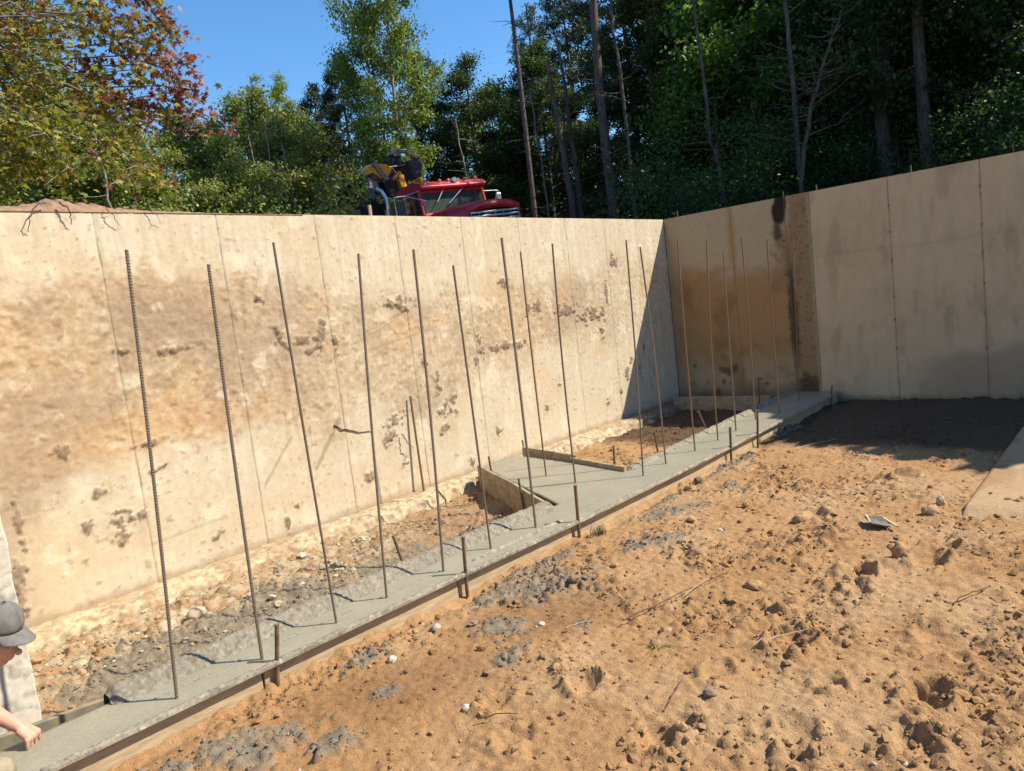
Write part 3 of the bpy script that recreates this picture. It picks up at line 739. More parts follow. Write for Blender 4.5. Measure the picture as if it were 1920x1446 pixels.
o = link('old_footing', mesh_arrays('old_footing', np.stack([U, yy, zz], -1).reshape(-1, 3), grid_faces(len(us), len(vs))[:, ::-1], c.reshape(-1, 3), mats=[M['wall']]))
tag(o, 'pale crumbling footing ledge running along the foot of the old sunlit wall', 'footing')

# cut wall end at the left edge
def stub_layers(u, v):
    n = fbm(u, v, .3, 4, 401); nf = fbm(u, v, .05, 3, 405)
    col = np.empty(u.shape + (3,)); col[...] = (0.60, 0.54, 0.43)
    col = mixc(col, (0.50, 0.43, 0.32), sstep(0, .4, n) * .7)
    cd, ci = cells(u, v, 0.045, 41)
    col = mixc(col, (0.42, 0.37, 0.31), ((ci > .72) & (cd < .33)) * .7)
    cd2, ci2 = cells(u + .02 * n, v, 0.10, 43)
    col = mixc(col, (0.46, 0.41, 0.35), ((ci2 > .7) & (cd2 < .3)) * .6)
    cr = np.exp(-(np.abs(fbm(u * .5, v, .25, 3, 409)) / .02) ** 2)
    col = mixc(col, (0.28, 0.22, 0.16), cr * .6)
    return col, 0.008 * n + 0.004 * nf - cr * .004
stub = empty('cut_wall'); tag(stub, 'pale sawn end of a cross wall at the left edge behind the crouching worker', 'wall')
us = np.linspace(0.45, 0.757, 40); vs = np.linspace(-0.15, HW, 240)
U, Vv = np.meshgrid(us, vs, indexing='ij'); col, rel = stub_layers(U, Vv)
edge = 0.012 * fbm(Vv, U * 0, .2, 4, 411)
Ux = U + (U > .8) * 0; Ux = .45 + (U - .45) * (0.307 + edge) / .307
P = np.stack([Ux, 4.12 - rel, Vv], -1); nv = len(vs); nu = len(us)
b = (nu - 1) * nv + np.arange(nv); Q = P.reshape(-1, 3)[b].copy(); Q[:, 1] = YW
b2 = np.arange(nv); Q2 = P.reshape(-1, 3)[b2].copy(); Q2[:, 1] = YW
n0 = nu * nv; i = np.arange(nv - 1)
F = np.vstack([grid_faces(nu, nv), np.stack([b[i], n0 + i, n0 + i + 1, b[i + 1]], -1), np.stack([b2[i], b2[i + 1], n0 + nv + i + 1, n0 + nv + i], -1)])
link('wall_end', mesh_arrays('wall_end', np.vstack([P.reshape(-1, 3), Q, Q2]), F, np.vstack([col.reshape(-1, 3), col.reshape(-1, 3)[b], col.reshape(-1, 3)[b2]]), mats=[M['wall']]), stub)
MB().box((0.603, 4.87, HW - 0.02), (0.29, 1.46, 0.03)).build('wall_top', M['core'], stub)

# ------------------------------------------------------------------ new concrete footing
st_ = 0.02
gx_ = np.arange(-2.0, 9.78, st_); gy_ = np.arange(3.2, 5.36, st_)
CX, CY = np.meshgrid(gx_, gy_, indexing='ij')
def inside(x, y): return ((y > outy(x) - 0.045) & (y < inny(x) + 0.03)) | in_branch(x, y)
mid = inside(CX + st_ / 2, CY + st_ / 2)[:-1, :-1]
Zf = FZ + 0.004 * fbm(CX, CY, 0.5, 3, 501) + 0.0012 * fbm(CX * .4, CY, 0.05, 2, 505)
F = grid_faces(*CX.shape).reshape(CX.shape[0] - 1, CX.shape[1] - 1, 4)[mid]
used = np.unique(F); remap = -np.ones(CX.size, int); remap[used] = np.arange(len(used))
P = np.stack([CX, CY, Zf], -1).reshape(-1, 3)[used]; F = remap[F]
n = len(P); P2 = P.copy(); P2[:, 2] = FZ - 0.012
e = np.concatenate([F[:, [0, 1]], F[:, [1, 2]], F[:, [2, 3]], F[:, [3, 0]]]); key = np.sort(e, 1); _, idx, cnt = np.unique(key[:, 0] * 1000003 + key[:, 1], return_index=True, return_counts=True)
be = e[idx[cnt == 1]]
side = np.stack([be[:, 1], be[:, 0], be[:, 0] + n, be[:, 1] + n], -1)
footing = empty('concrete_footing', (0, 0, 0)); tag(footing, 'freshly poured wet grey concrete footing with a side branch towards the old wall', 'footing')
link('slab', mesh_arrays('slab', np.vstack([P, P2]), np.vstack([F, side]), mats=[M['wet']]), footing)

def ridge(name, fx, x0, x1, prof, amp, seed, parent, gap=None, du=0.011, colr=(0.17, 0.36)):
    """gritty slop lying along a form: prof = (offset, height) across"""
    prof = np.array(prof); t = np.linspace(0, 1, 26)
    po = np.interp(t, np.linspace(0, 1, len(prof)), prof[:, 0]); pz = np.interp(t, np.linspace(0, 1, len(prof)), prof[:, 1])
    us = np.arange(x0, x1, du); U, T = np.meshgrid(us, np.arange(26), indexing='ij')
    o = po[T]; z = pz[T]
    w = sstep(0, .15, T / 25.) * sstep(0, .12, 1 - T / 25.)
    y = fx(U) + o + 0.012 * fbm(U, o, 0.12, 3, seed) * w
    ends = sstep(x0, x0 + .04, U) * (1 - sstep(x1 - .04, x1, U))
    z = z + amp * (fbm(U, y, 0.022, 3, seed + 3, .75) + 1.2 * billow(U, y, .02, 2, seed + 5) - .3) * w + 0.006 * fbm(U, y, .3, 3, seed + 9) * w
    z = z - (1 - ends) * 0.03
    g = colr[0] * (1 + 0.25 * sstep(-.3, .3, fbm(U, y, .05, 3, seed + 7)) + 0.25 * fbm(U, y, .4, 3, seed + 8))
    g = g * (1 + .45 * fbm(U, y, .018, 2, seed + 21)); c = np.stack([g * 1.28, g * 1.1, g * .80], -1)
    sp = sstep(.3, .45, fbm(U * .5, y, .025, 3, seed + 11)); c = mixc(c, (0.48, 0.45, 0.37), sp * colr[1])
    c = mixc(c, (0.10, 0.085, 0.06), sstep(.3, .45, fbm(U, y, .03, 3, seed + 13)) * .6)
    return link(name, mesh_arrays(name, np.stack([U, y, z], -1).reshape(-1, 3), grid_faces(len(us), 26), c.reshape(-1, 3), mats=[M['slop']]), parent)
innerprof = [(-0.062, FZ - .005), (-0.055, FZ + .004), (-0.03, FZ + .024), (0.0, FZ + .046), (0.03, FZ + .060), (0.06, FZ + .062), (0.085, FZ + .05), (0.11, FZ - .02), (0.13, FZ - 0.12)]
ridge('slop_ridge', inny, 0.95, 4.22, innerprof, 0.012, 601, footing, du=.0085)
far = [(-0.03, FZ - .004), (-.01, FZ + .012), (0.01, FZ + .03), (0.04, FZ + .036), (0.06, FZ + .03), (0.08, FZ - .02), (0.10, FZ - 0.12)]
ridge('slop_ridge', inny, 5.40, 9.75, far, 0.007, 621, footing)
outerprof = [(-0.073, FZ - .014), (-0.069, FZ + .002), (-0.062, FZ + .007), (-0.052, FZ + .009), (-0.042, FZ + .007), (-0.034, FZ + .003), (-0.028, FZ + .001), (-0.02, FZ - .004)]
ridge('slop_edge', outy, 0.55, 9.75, outerprof, 0.007, 641, footing, colr=(0.19, 0.8))
# double rim near the third joint
ridge('slop_edge', lambda x: outy(x) + 0.06, 3.05, 4.0, [(-0.02, FZ - .004), (-0.012, FZ + .014), (0.0, FZ + .016), (0.012, FZ + .008), (0.025, FZ - .004)], 0.006, 661, footing, colr=(0.22, 0.6))
# trowel lines and drips
sl = MB()
for (a, b, off) in [(1.0, 1.5, .30), (1.55, 2.1, .30), (2.1, 3.0, .29), (3.2, 3.6, .29), (4.1, 4.6, .12), (5.4, 6.2, .24), (6.3, 7.4, .26), (1.1, 2.2, .13), (2.3, 2.9, .12), (4.9, 5.6, .16), (6.0, 7.2, .15)]:
    x = a
    while x < b:
        l = random.uniform(.008, .035); w = random.uniform(.0006, .0014)
        if random.random() < .6: sl.box((x, outy(x) + off + random.uniform(-.003, .003), FZ + .005), (l, w * 2, .004), Matrix.Rotation(-.03, 3, 'Z'))
        x += l + random.uniform(.003, .02)
M['scum'] = simple('pale_slurry', (0.42, 0.40, 0.34), (0.30, 0.29, 0.25), 30)
o = sl.build('slurry_flecks', M['scum'], footing); o['kind'] = 'stuff'

# ------------------------------------------------------------------ form boards
def board_between(name, p, q, z0, z1, th, label, parent=None, mat='board', warp=0.004, group='timber form boards of the new footing'):
    p = np.array(p, float); q = np.array(q, float); d = q - p; L = np.hypot(*d); a = math.atan2(d[1], d[0])
    n = max(4, int(L / 0.12)); xs = np.linspace(0, L, n + 1); V = []
    for x in xs:
        j = warp * math.sin(x * 2.3 + p[0] * 5); k = warp * .6 * math.sin(x * 5.1 + p[1])
        for (yy, zz) in ((-th / 2, z0), (th / 2, z0), (th / 2, z1), (-th / 2, z1)):
            V.append((x, yy + j, zz + (k if zz == z1 else 0)))
    F = [[i * 4 + s_, (i + 1) * 4 + s_, (i + 1) * 4 + (s_ + 1) % 4, i * 4 + (s_ + 1) % 4] for i in range(n) for s_ in range(4)]
    F += [[3, 2, 1, 0], [n * 4, n * 4 + 1, n * 4 + 2, n * 4 + 3]]
    me = mesh_arrays(name, V, [np.array(F)[:, ::-1]], smooth=False, mats=[M[mat]])
    o = link(name, me, parent, (p[0], p[1], 0) if parent is None else None); o.rotation_euler = (0, 0, a)
    bv = o.modifiers.new('bevel', 'BEVEL'); bv.width = 0.003; bv.segments = 1
    if parent is None: tag(o, label, 'form board', group)
    return o
jts = [0.55, 1.55, 2.86, 3.98, 6.42, 7.9, 9.74]
labs = ['near form board at the lower left, its end standing out beside the dirt', 'outer form board between the first and second near pins', 'outer form board between the second and third near pins', 'long outer form board right of the grass tuft',
        'outer form board near the two pins before the shadow line', 'outer form board lying in the shade by the far wall']
for a, b, lb in zip(jts[:-1], jts[1:], labs):
    t = empty('form_board', (a, outy(a), 0), math.atan2(outy(b) - outy(a), b - a)); tag(t, lb, 'form board', 'outer form boards of the new footing')
    L = math.hypot(b - a, outy(b) - outy(a)) - 0.012
    MB().box((L / 2, -0.018, 0.02), (L, 0.022, 0.16)).build('side_board', M['tanboard'], t, bevel=0.002)
    MB().box((L / 2, -0.042, FZ - 0.014), (L, 0.050, 0.020)).build('top_rail', M['tanboard'], t, bevel=0.003)
    for xk in np.arange(0.35, L, 0.8):
        pass
board_between('form_board', (0.98, 3.785), (4.2, 3.72), -0.09, FZ + 0.012, 0.03, 'inner form board buried under gritty slop')
board_between('form_board', (5.42, 3.72), (9.7, 3.845), -0.09, FZ + 0.010, 0.03, 'inner form board right of the side branch running into the shade')
board_between('form_board', (4.16, 3.62), (4.97, 5.22), -0.10, FZ + 0.055, 0.03, 'upright plank on the left side of the footing branch, sunlit outer face', warp=.008)
board_between('form_board', (5.37, 3.70), (5.53, 4.45), -0.10, FZ + 0.045, 0.03, 'near half of the right branch plank, grey with slurry')
board_between('form_board', (5.56, 4.40), (5.72, 5.27), -0.10, FZ + 0.07, 0.03, 'far half of the right branch plank, by the old wall')
board_between('form_board', (9.25, 5.40), (9.35, 3.98), -0.12, FZ + 0.015, 0.03, 'plank lying in shade along the foot of the far wall')
board_between('form_board', (0.10, 4.07), (1.02, 3.87), -0.05, 0.07, 0.03, 'slurry-caked board below the sawn wall end', mat='scum2')

# ------------------------------------------------------------------ rebar
def rebar(name, B, T, rad, rust, seed, ribs=True):
    B = np.array((B[0], B[1], 0.0)); T = np.array(T); L = np.linalg.norm(T - B)
    r2 = np.random.default_rng(seed)
    if ribs:
        n = int(L / 0.0135); s = np.arange(n * 3) / 3.0 * 0.0135
        rr = np.where(np.arange(n * 3) % 3 == 1, rad * 1.17, rad * 0.93)
    else:
        s = np.linspace(0, L, 60); rr = np.full(60, rad)
    s = np.clip(s, 0, L); t = s / L
    bend = np.stack([np.sin(t * 3.14) * r2.uniform(-.015, .015), np.sin(t * 3.14) * r2.uniform(-.012, .012), 0 * t], -1)
    P = (T - B)[None] * t[:, None] + bend
    mb = MB().tube(P, rr, 8)
    return mb.build(name, M['rustbar' if rust else 'rebar'], smooth=ribs is False, loc=tuple(B))
RB = [([1.15, 3.45], [1.27, 3.41, 2.21], 8.6, 0, 1, 'leftmost tall rebar rod in the wet footing, rusty at its foot'),
      ([1.58, 3.43], [1.63, 3.41, 2.12], 9.0, 0, 1, 'second rebar rod from the left, ribbed with orange rust bands'),
      ([2.04, 3.44], [2.02, 3.46, 2.22], 7.6, 0, 0, 'third rebar rod from the left, leaning left with a brown upper half'),
      ([2.40, 3.46], [2.50, 3.39, 2.15], 8.0, 0, 1, 'fourth rebar rod from the left, slightly tilted ribbed steel'),
      ([2.85, 3.45], [2.91, 3.39, 2.17], 8.8, 0, 1, 'fifth rebar rod from the left, coarse ribs below the truck'),
      ([3.30, 3.45], [3.29, 3.46, 2.05], 8.0, 0, 0, 'sixth rebar rod from the left, shorter and smooth brown'),
      ([3.78, 3.45], [3.78, 3.45, 2.23], 10.0, 0, 1, 'thick ribbed rebar rod whose tip stands highest, below the truck hood'),
      ([5.02, 4.37], [5.02, 4.37, 2.22], 8.0, 1, 0, 'rusty rebar rod rising from the footing branch nearest the old wall'),
      ([4.90, 3.93], [4.92, 3.91, 2.23], 9.0, 0, 0, 'dark rebar rod rising from the middle of the footing branch'),
      ([5.27, 3.46], [5.30, 3.41, 2.18], 8.0, 0, 0, 'rebar rod just right of the footing branch, in front of the shadow edge'),
      ([5.71, 3.48], [5.69, 3.52, 2.13], 8.5, 0, 0, 'leaning rebar rod crossing the shadow edge on the old wall'),
      ([6.24, 3.46], [6.25, 3.45, 2.18], 8.5, 1, 0, 'rusty rebar rod standing in front of the inside corner of the walls'),
      ([6.73, 3.46], [6.76, 3.41, 2.16], 8.5, 1, 0, 'orange rusted rebar rod, first one fully in front of the shaded wall'),
      ([7.18, 3.47], [7.19, 3.45, 2.03], 8.5, 0, 0, 'short rebar rod second in front of the shaded wall'),
      ([7.82, 3.53], [7.82, 3.52, 2.19], 9.0, 1, 0, 'brown rebar rod standing at the edge of the shadow on the footing'),
      ([8.22, 3.41], [8.22, 3.40, 2.15], 9.0, 1, 0, 'rebar rod in the shaded footing left of the black tar patch'),
      ([9.04, 3.49], [9.06, 3.42, 2.20], 9.0, 0, 0, 'farthest dark rebar rod at the shaded footing end before the rough strip')]
for i, (B, T, r, rust, ribs, lb) in enumerate(RB):
    o = rebar('rebar_rod', B, T, r * .93 / 1000., rust, i, bool(ribs))
    tag(o, lb, 'rebar', 'tall rebar rods standing in the footing')
o = rebar('rebar_rod', (4.46, 5.52), (4.49, 5.57, 0.97), 0.011, 1, 99, False); tag(o, 'short rusty rod leaning against the old wall below the muddy clumps', 'rebar')

# ------------------------------------------------------------------ form pins
ST = [((1.60, 3.345), (1.64, 3.33, 0.30), .0115, 'thick pin nearest the camera holding the outer form board'),
      ((2.89, 3.285), (2.91, 3.28, 0.345), .0115, 'second pin from the left along the outer form boards'),
      ((4.01, 3.235), (4.02, 3.23, 0.385), .0125, 'rusty pin beside the grass tuft at the third board joint'),
      ((6.47, 3.20), (6.48, 3.19, 0.31), .012, 'outer form pin just left of the flat-headed one'),
      ((7.10, 3.20), (7.11, 3.18, 0.36), .012, 'flat-headed form pin closest to the shadow edge'),
      ((3.0, 4.05), (2.98, 4.10, 0.22), .011, 'leaning pin stuck in the slop between footing and old wall'),
      ((4.93, 5.0), (4.93, 5.02, 0.28), .010, 'pin at the outer end of the left branch plank'),
      ((4.37, 4.10), (4.37, 4.12, 0.27), .010, 'pin midway along the left branch plank'),
      ((5.57, 3.97), (5.58, 3.96, 0.29), .010, 'pin behind the right branch plank near the footing'),
      ((6.49, 4.04), (6.47, 4.05, 0.24), .010, 'pin standing in the sunny sand behind the inner form board'),
      ((7.53, 3.99), (7.46, 4.05, 0.27), .010, 'leaning pin at the shadow edge behind the inner form board'),
      ((5.80, 5.32), (5.80, 5.34, 0.24), .009, 'small pin beside the old wall past the far branch plank'),
      ((4.34, 5.07), (4.30, 5.12, 0.10), .009, 'low tilted pin at the ledge of the old wall'),
      ((9.11, 4.04), (9.12, 4.03, 0.41), .010, 'dark pin in the shade behind the inner form'),
      ((9.41, 3.22), (9.43, 3.20, 0.24), .010, 'dark pin in the shade at the far end of the outer form')]
for i, (b, t, r, lb) in enumerate(ST):
    zb = -0.09 if b[1] > 3.8 else -0.04
    d = np.array([t[0] - b[0], t[1] - b[1], t[2]])
    P = [(0, 0, zb), (0, 0, 0), d * .5, d * .93, d * .955, d * .99, d]
    rr = [r * .9, r, r, r, r * 1.0, r * 1.18, r * 1.1]
    if i in (4, 10): rr = [r * .9, r, r, r, r * 1.0, r * 1.7, r * 1.7]
    o = MB().tube(np.array(P), rr, 10).build('form_pin', M['rustbar'] if i in (2, 10) else M['stakewood'], smooth=False, loc=(b[0], b[1], 0))
    for p_ in o.data.polygons: p_.use_smooth = len(p_.vertices) == 4
    tag(o, lb, 'form pin', 'pins holding the form boards')

# ------------------------------------------------------------------ sandy slab, litter, sticks, stones, tufts
us = np.linspace(5.30, 8.15, 150); vs = np.linspace(-1.6, 1.06, 130)
U, Vv = np.meshgrid(us, vs, indexing='ij')
e = np.minimum(U - 5.30, 1.06 - Vv)
zs = 0.032 - .05 * (1 - sstep(0, .25, U - 5.3)) + 0.008 * fbm(U, Vv, .4, 4, 701) + 0.002 * fbm(U, Vv, .05, 3, 703) - 0.09 * (1 - sstep(0, .012, e + .01 * fbm(U, Vv, .1, 3, 715))) 
Vj = Vv + (Vv > 1.04) * .012 * fbm(U, U * 0, .15, 3, 705)
c = np.empty(U.shape + (3,)); c[...] = (0.43, 0.29, 0.16)
c = mixc(c, (0.33, 0.20, 0.10), sstep(0, .35, fbm(U * .4, Vv, .3, 4, 709)) * .8); c = mixc(c, (0.27, 0.17, .09), (1 - sstep(.0, .03, e)) * .8)
o = link('slab', mesh_arrays('slab', np.stack([U, Vj, zs], -1).reshape(-1, 3), grid_faces(150, 130), c.reshape(-1, 3), mats=[M['soil']]))
tag(o, 'flat sand-dusted concrete slab at the right edge with a straight side', 'slab')

def gz(x, y):
    z, _ = ground_fn(np.array([float(x)]), np.array([float(y)])); return float(z[0])
M['paper'] = simple('pale_paper', (0.55, 0.50, 0.42), (0.42, 0.36, 0.28), 12)
M['scrap'] = simple('grey_scrap', (0.18, 0.17, 0.15), (0.10, 0.09, 0.08), 20)
M['slat'] = simple('pale_wood', (0.55, 0.42, 0.27), (0.42, 0.31, 0.19), 10, stretch=(1, 8, 8))
zz = gz(4.99, 1.43) + .02
sc = empty('scrap_panel', (4.99, 1.46, zz), .6); tag(sc, 'crumpled grey scrap with pale strips lying on the sand at the right', 'scrap')
MB().hexa([(-.10, -.05, 0), (.08, -.06, .01), (.10, .05, .012), (-.08, .06, .02), (-.10, -.05, .006), (.08, -.06, .018), (.10, .05, .02), (-.08, .06, .03)]).build('sheet', M['scrap'], sc)
MB().box((-.02, -.07, .012), (.20, .014, .008), Matrix.Rotation(.1, 3, 'Z')).build('strip', M['slat'], sc)
MB().box((.02, .05, .03), (.16, .012, .008), Matrix.Rotation(-.15, 3, 'Z')).build('strip', M['paper'], sc)
o = MB().box((0, 0, 0), (.035, .025, .02)).build('metal_clip', M['scrap'], bevel=.003, loc=(4.72, 1.28, gz(4.72, 1.28) + .02)); o.rotation_euler = (.2, .1, .5); tag(o, 'small dark metal clip just below the grey scrap', 'clip')

def stick(p, q, r, label, mat='slat', sag=0.0, cat='stick'):
    p = np.array(p, float); q = np.array(q, float)
    t = np.linspace(0, 1, 8)[:, None]; P = p + (q - p) * t + np.array([[0, 0, 0]]) + np.sin(t * 3.14) * np.array([[0.01, 0.008, sag]])
    w = rng.normal(0, 0.0025, P.shape); P = P + w
    for k in range(len(P)): P[k, 2] = max(P[k, 2], gz(P[k, 0], P[k, 1]) + r * .8)
    base = P[0].copy()
    o = MB().tube(P - base, np.linspace(r, r * .6, 8), 6).build('stick', M[mat], smooth=True, loc=tuple(base))
    tag(o, label, cat, 'dry sticks and roots on the ground'); return o
stick((2.95, 2.15, .03), (3.75, 1.95, .03), .004, 'long thin dark twig on the sand above the lower right footprints', 'root')
stick((3.38, 2.02, .03), (3.62, 1.99, .04), .003, 'short pale straw beside the long dark twig')
stick((2.75, 2.38, .02), (2.9, 2.3, .02), .003, 'pale stalk on the sand in the middle of the floor')
stick((5.6, 2.35, .02), (6.0, 2.25, .02), .003, 'pale straw on the far sand left of the scrap')
stick((3.0, 1.45, .04), (3.25, 1.28, .06), .003, 'straw poking over the big footprint')
stick((2.35, 1.55, .02), (2.6, 1.6, .03), .004, 'crooked root lying at the lower middle', 'root')
stick((1.9, 2.2, .02), (2.0, 2.05, .04), .003, 'root scrap on the orange sand near the bottom left', 'root')
stick((6.6, 2.9, .02), (7.4, 2.5, .02), .003, 'faint straw line near the shadow edge')
stick((3.9, 0.8, .03), (4.15, 0.7, .03), .004, 'brown root at the right below the deep hole', 'root')

def stone(x, y, s, col, label, flat=.65, sink=.25, seed=1):
    r = np.random.default_rng(seed); V, F = subdiv(ICO1, ICF1)
    V = V / np.linalg.norm(V, axis=1)[:, None]
    d = 1 + .55 * fbm(V[:, 0] * 1.5 + seed + V[:, 2] * .7, V[:, 1] * 1.5 + V[:, 2] * 1.1, 1.0, 4, seed, .6) - .12 * (billow(V[:, 0] + seed, V[:, 1] + V[:, 2], .6, 2, seed))
    V = V * d[:, None] * np.array(s) * np.array([1, 1, 1])
    c = np.tile(np.array(col), (len(V), 1)) * (1 + .1 * r.uniform(-1, 1, (len(V), 1)))
    o = link('stone', mesh_arrays('stone', V, F, c, mats=[M['clod']]), loc=(x, y, gz(x, y) + s[2] * (1 - 2 * sink) * .6)); o.rotation_euler = (0, 0, r.uniform(0, 6))
    tag(o, label, 'stone', 'stones on the pit floor'); return o
stone(2.05, 2.98, (.032, .026, .022), (.50, .45, .36), 'whitish stone on the sand between the form board and the grey spill', seed=3)
stone(2.42, 3.05, (.03, .03, .022), (.42, .36, .27), 'beige stone below the second form pin', seed=4)
stone(2.75, 2.55, (.018, .015, .012), (.72, .70, .66), 'small bright white stone beside the large grey spill', seed=5)
stone(1.95, 2.32, (.024, .02, .016), (.62, .55, .45), 'pale stone in the middle of the lower sand', seed=6)
stone(4.46, 1.19, (.05, .04, .06), (.37, .225, .11), 'upright sandy stone at the edge of the deep hole', seed=7, sink=.1)
stone(3.68, 1.75, (.05, .04, .03), (.39, .24, .12), 'flat brown stone left of the footprint', seed=8)
stone(4.9, 1.95, (.05, .04, .04), (.36, .23, .12), 'rounded brown stone above the scrap', seed=9)
stone(5.55, 1.2, (.03, .03, .045), (.50, .39, .25), 'light chalky stone near the slab corner', seed=10, sink=.1)
stone(5.35, 1.22, (.055, .05, .035), (.39, .245, .125), 'sandy rounded stone at the slab corner', seed=11)
stone(3.0, 1.92, (.03, .03, .02), (.36, .24, .15), 'brown stone in front of the long twig', seed=12)
stone(2.83, 1.88, (.035, .028, .025), (.34, .22, .13), 'dark rounded stone left of the straw tuft', seed=13)
stone(2.55, 1.45, (.03, .025, .02), (.27, .20, .13), 'dull grey-brown stone in the lower right sand', seed=14)
stone(5.6, 3.1, (.045, .035, .03), (.20, .15, .11), 'dark lump beside the long outer form board', seed=15)
stone(1.62, 4.78, (.08, .06, .045), (.46, .36, .24), 'large broken mortar chunk under the old wall at left', seed=16)
stone(1.80, 4.74, (.07, .05, .045), (.48, .37, .25), 'second mortar chunk right of the large one', seed=17)
stone(1.95, 4.86, (.06, .05, .05), (.40, .27, .17), 'brown chunk at the rubble behind the leftmost rods', seed=18)
stone(5.0, 5.15, (.06, .04, .03), (.50, .42, .30), 'pale chunk on the ledge above the branch planks', seed=19)
stone(8.3, 5.25, (.08, .06, .05), (.33, .24, .15), 'dirt lump on the ledge at the shadow edge', seed=20)

def tuft(x, y, n, h, r, cols, label, lean=.5):
    V = []; F = []; Cc = []
    for i in range(n):
        a = random.uniform(0, 6.28); rr = random.uniform(0, r); bx, by = math.cos(a) * rr, math.sin(a) * rr
        le = random.uniform(.3, 1) * h; a2 = random.uniform(0, 6.28); ln = random.uniform(.2, 1) * lean * le; w = random.uniform(.0012, .0025)
        sx, sy = -math.sin(a2) * w, math.cos(a2) * w; k = len(V)
        for t_, ww in ((0, 1), (.5, .8), (1, .15)):
            cx = bx + math.cos(a2) * ln * t_ ** 1.6; cy = by + math.sin(a2) * ln * t_ ** 1.6; cz = le * (t_ - .25 * t_ * t_ * lean)
            V += [(cx - sx * ww, cy - sy * ww, cz), (cx + sx * ww, cy + sy * ww, cz)]
        F += [[k, k + 1, k + 3, k + 2], [k + 2, k + 3, k + 5, k + 4]]
        c_ = cols[i % len(cols)]; Cc += [c_] * 6
    o = link('grass_tuft', mesh_arrays('grass_tuft', V, np.array(F), np.array(Cc), mats=[M['leaf']]), loc=(x, y, gz(x, y)))
    tag(o, label, 'grass tuft'); return o
tuft(4.10, 3.12, 130, .11, .07, [(.10, .12, .06), (.16, .15, .08), (.07, .09, .05)], 'grey-green grass tuft beside the rusty pin at the form board', .9)
tuft(2.84, 1.86, 40, .10, .04, [(.45, .36, .16), (.35, .32, .12)], 'dry yellow straw tuft lying on the sand', 3)
tuft(3.2, 1.4, 30, .09, .03, [(.45, .36, .16), (.3, .3, .1)], 'small straw tuft sticking up behind the big footprint', 1.0)
tuft(3.5, 2.82, 50, .05, .06, [(.08, .10, .05), (.2, .17, .09)], 'flattened dark grass beside the large grey spill', 1.5)
tuft(9.6, 1.22, 14, .2, .02, [(.07, .16, .04), (.09, .20, .05)], 'green weed sprig at the foot of the shaded wall on the right', .9)

# dirt on top of the old wall at the left
us = axis((-3, 0.9, .06), (.9, 3.6, .012)); vs = np.linspace(0, 1, 30); U, W_ = np.meshgrid(us, vs, indexing='ij')
hh = np.interp(U, [-3, 1.0, 1.45, 1.7, 1.86, 2.0, 2.3, 2.7, 3.2, 3.6], [.05, .045, .05, .115, .11, .06, .04, .025, .01, .0])
hh = hh * (1 + .5 * fbm(U, U * 0, .12, 3, 801))
yy = YW - .005 + W_ * .55 + 0.0; prof = np.sin(np.clip(W_ * 1.15, 0, 1) * np.pi) ** .6
zz = HW - .004 + hh * prof + (.012 * fbm(U, W_ * .5, .07, 4, 803) + .02 * billow(U, W_ * .5, .05, 3, 805)) * prof * np.clip(hh / .03, 0, 1) - (W_ > .9) * .2
c = np.empty(U.shape + (3,)); c[...] = (0.34, 0.215, 0.13); c = mixc(c, (0.24, .15, .09), sstep(-.1, .3, fbm(U, W_, .08, 3, 807)) * .8)
o = link('dirt_pile', mesh_arrays('dirt_pile', np.stack([U, yy, zz], -1).reshape(-1, 3), grid_faces(len(us), 30), c.reshape(-1, 3), mats=[M['soil']]))
tag(o, 'brown dirt heaped along the top of the old wall at the left', 'dirt')
def root(pts, r, label):
    pts = np.array(pts, float); t = np.linspace(0, 1, 14); k = np.linspace(0, 1, len(pts))
    P = np.stack([np.interp(t, k, pts[:, i]) for i in range(3)], -1); P += rng.normal(0, .004, P.shape)
    b = P[0].copy(); o = MB().tube(P - b, np.linspace(r, r * .4, 14), 6).build('root', M['root'], smooth=True, loc=tuple(b)); tag(o, label, 'root', 'roots hanging over the old wall')
root([(1.62, 5.58, 2.80), (1.55, 5.56, 2.78), (1.50, 5.55, 2.70), (1.48, 5.59, 2.60)], .006, 'dark root arching over the wall top at the far left')
root([(1.70, 5.58, 2.80), (1.74, 5.55, 2.76), (1.75, 5.585, 2.66)], .007, 'short thick root below the dirt heap')
root([(1.98, 5.58, 2.78), (2.02, 5.56, 2.72), (2.06, 5.59, 2.64)], .004, 'thin curled root right of the dirt heap')
root([(2.28, 5.59, 2.77), (2.33, 5.56, 2.72), (2.36, 5.59, 2.66)], .003, 'thinnest root hanging beside the second wall seam')
root([(3.60, 5.602, .86), (3.68, 5.60, .80), (3.85, 5.60, .74), (4.0, 5.602, .72)], .008, 'pale root sticking out of the mud low on the old wall')
root([(4.33, 5.58, .62), (4.36, 5.54, .52), (4.42, 5.55, .45)], .006, 'root dangling under the muddy clump by the leaning rod')
# ------------------------------------------------------------------ vegetation
def leaves(P, size, cols, up=0.5, droop=0.0, r=None, shape='kite'):
    """a folded leaf at each point: 2 quads-ish faces sharing a midrib"""
    r = r or rng; n = len(P)
    N = r.normal(0, 1, (n, 3)); N[:, 2] = np.abs(N[:, 2]) + up; N /= np.linalg.norm(N, axis=1)[:, None]
    A = np.cross(N, r.normal(0, 1, (n, 3))); A[:, 2] -= droop; A /= np.linalg.norm(A, axis=1)[:, None]
    B = np.cross(N, A); B /= np.linalg.norm(B, axis=1)[:, None]
    s = size * r.uniform(.65, 1.3, n)[:, None]
    V = np.stack([P - A * s * .5, P + B * s * .38 - A * s * .02, P + A * s * .55 - N * s * .1, P - B * s * .38 - A * s * .02], 1)
    F = np.arange(n * 4).reshape(n, 4)
    return V.reshape(-1, 3), F, np.repeat(cols, 4, axis=0)

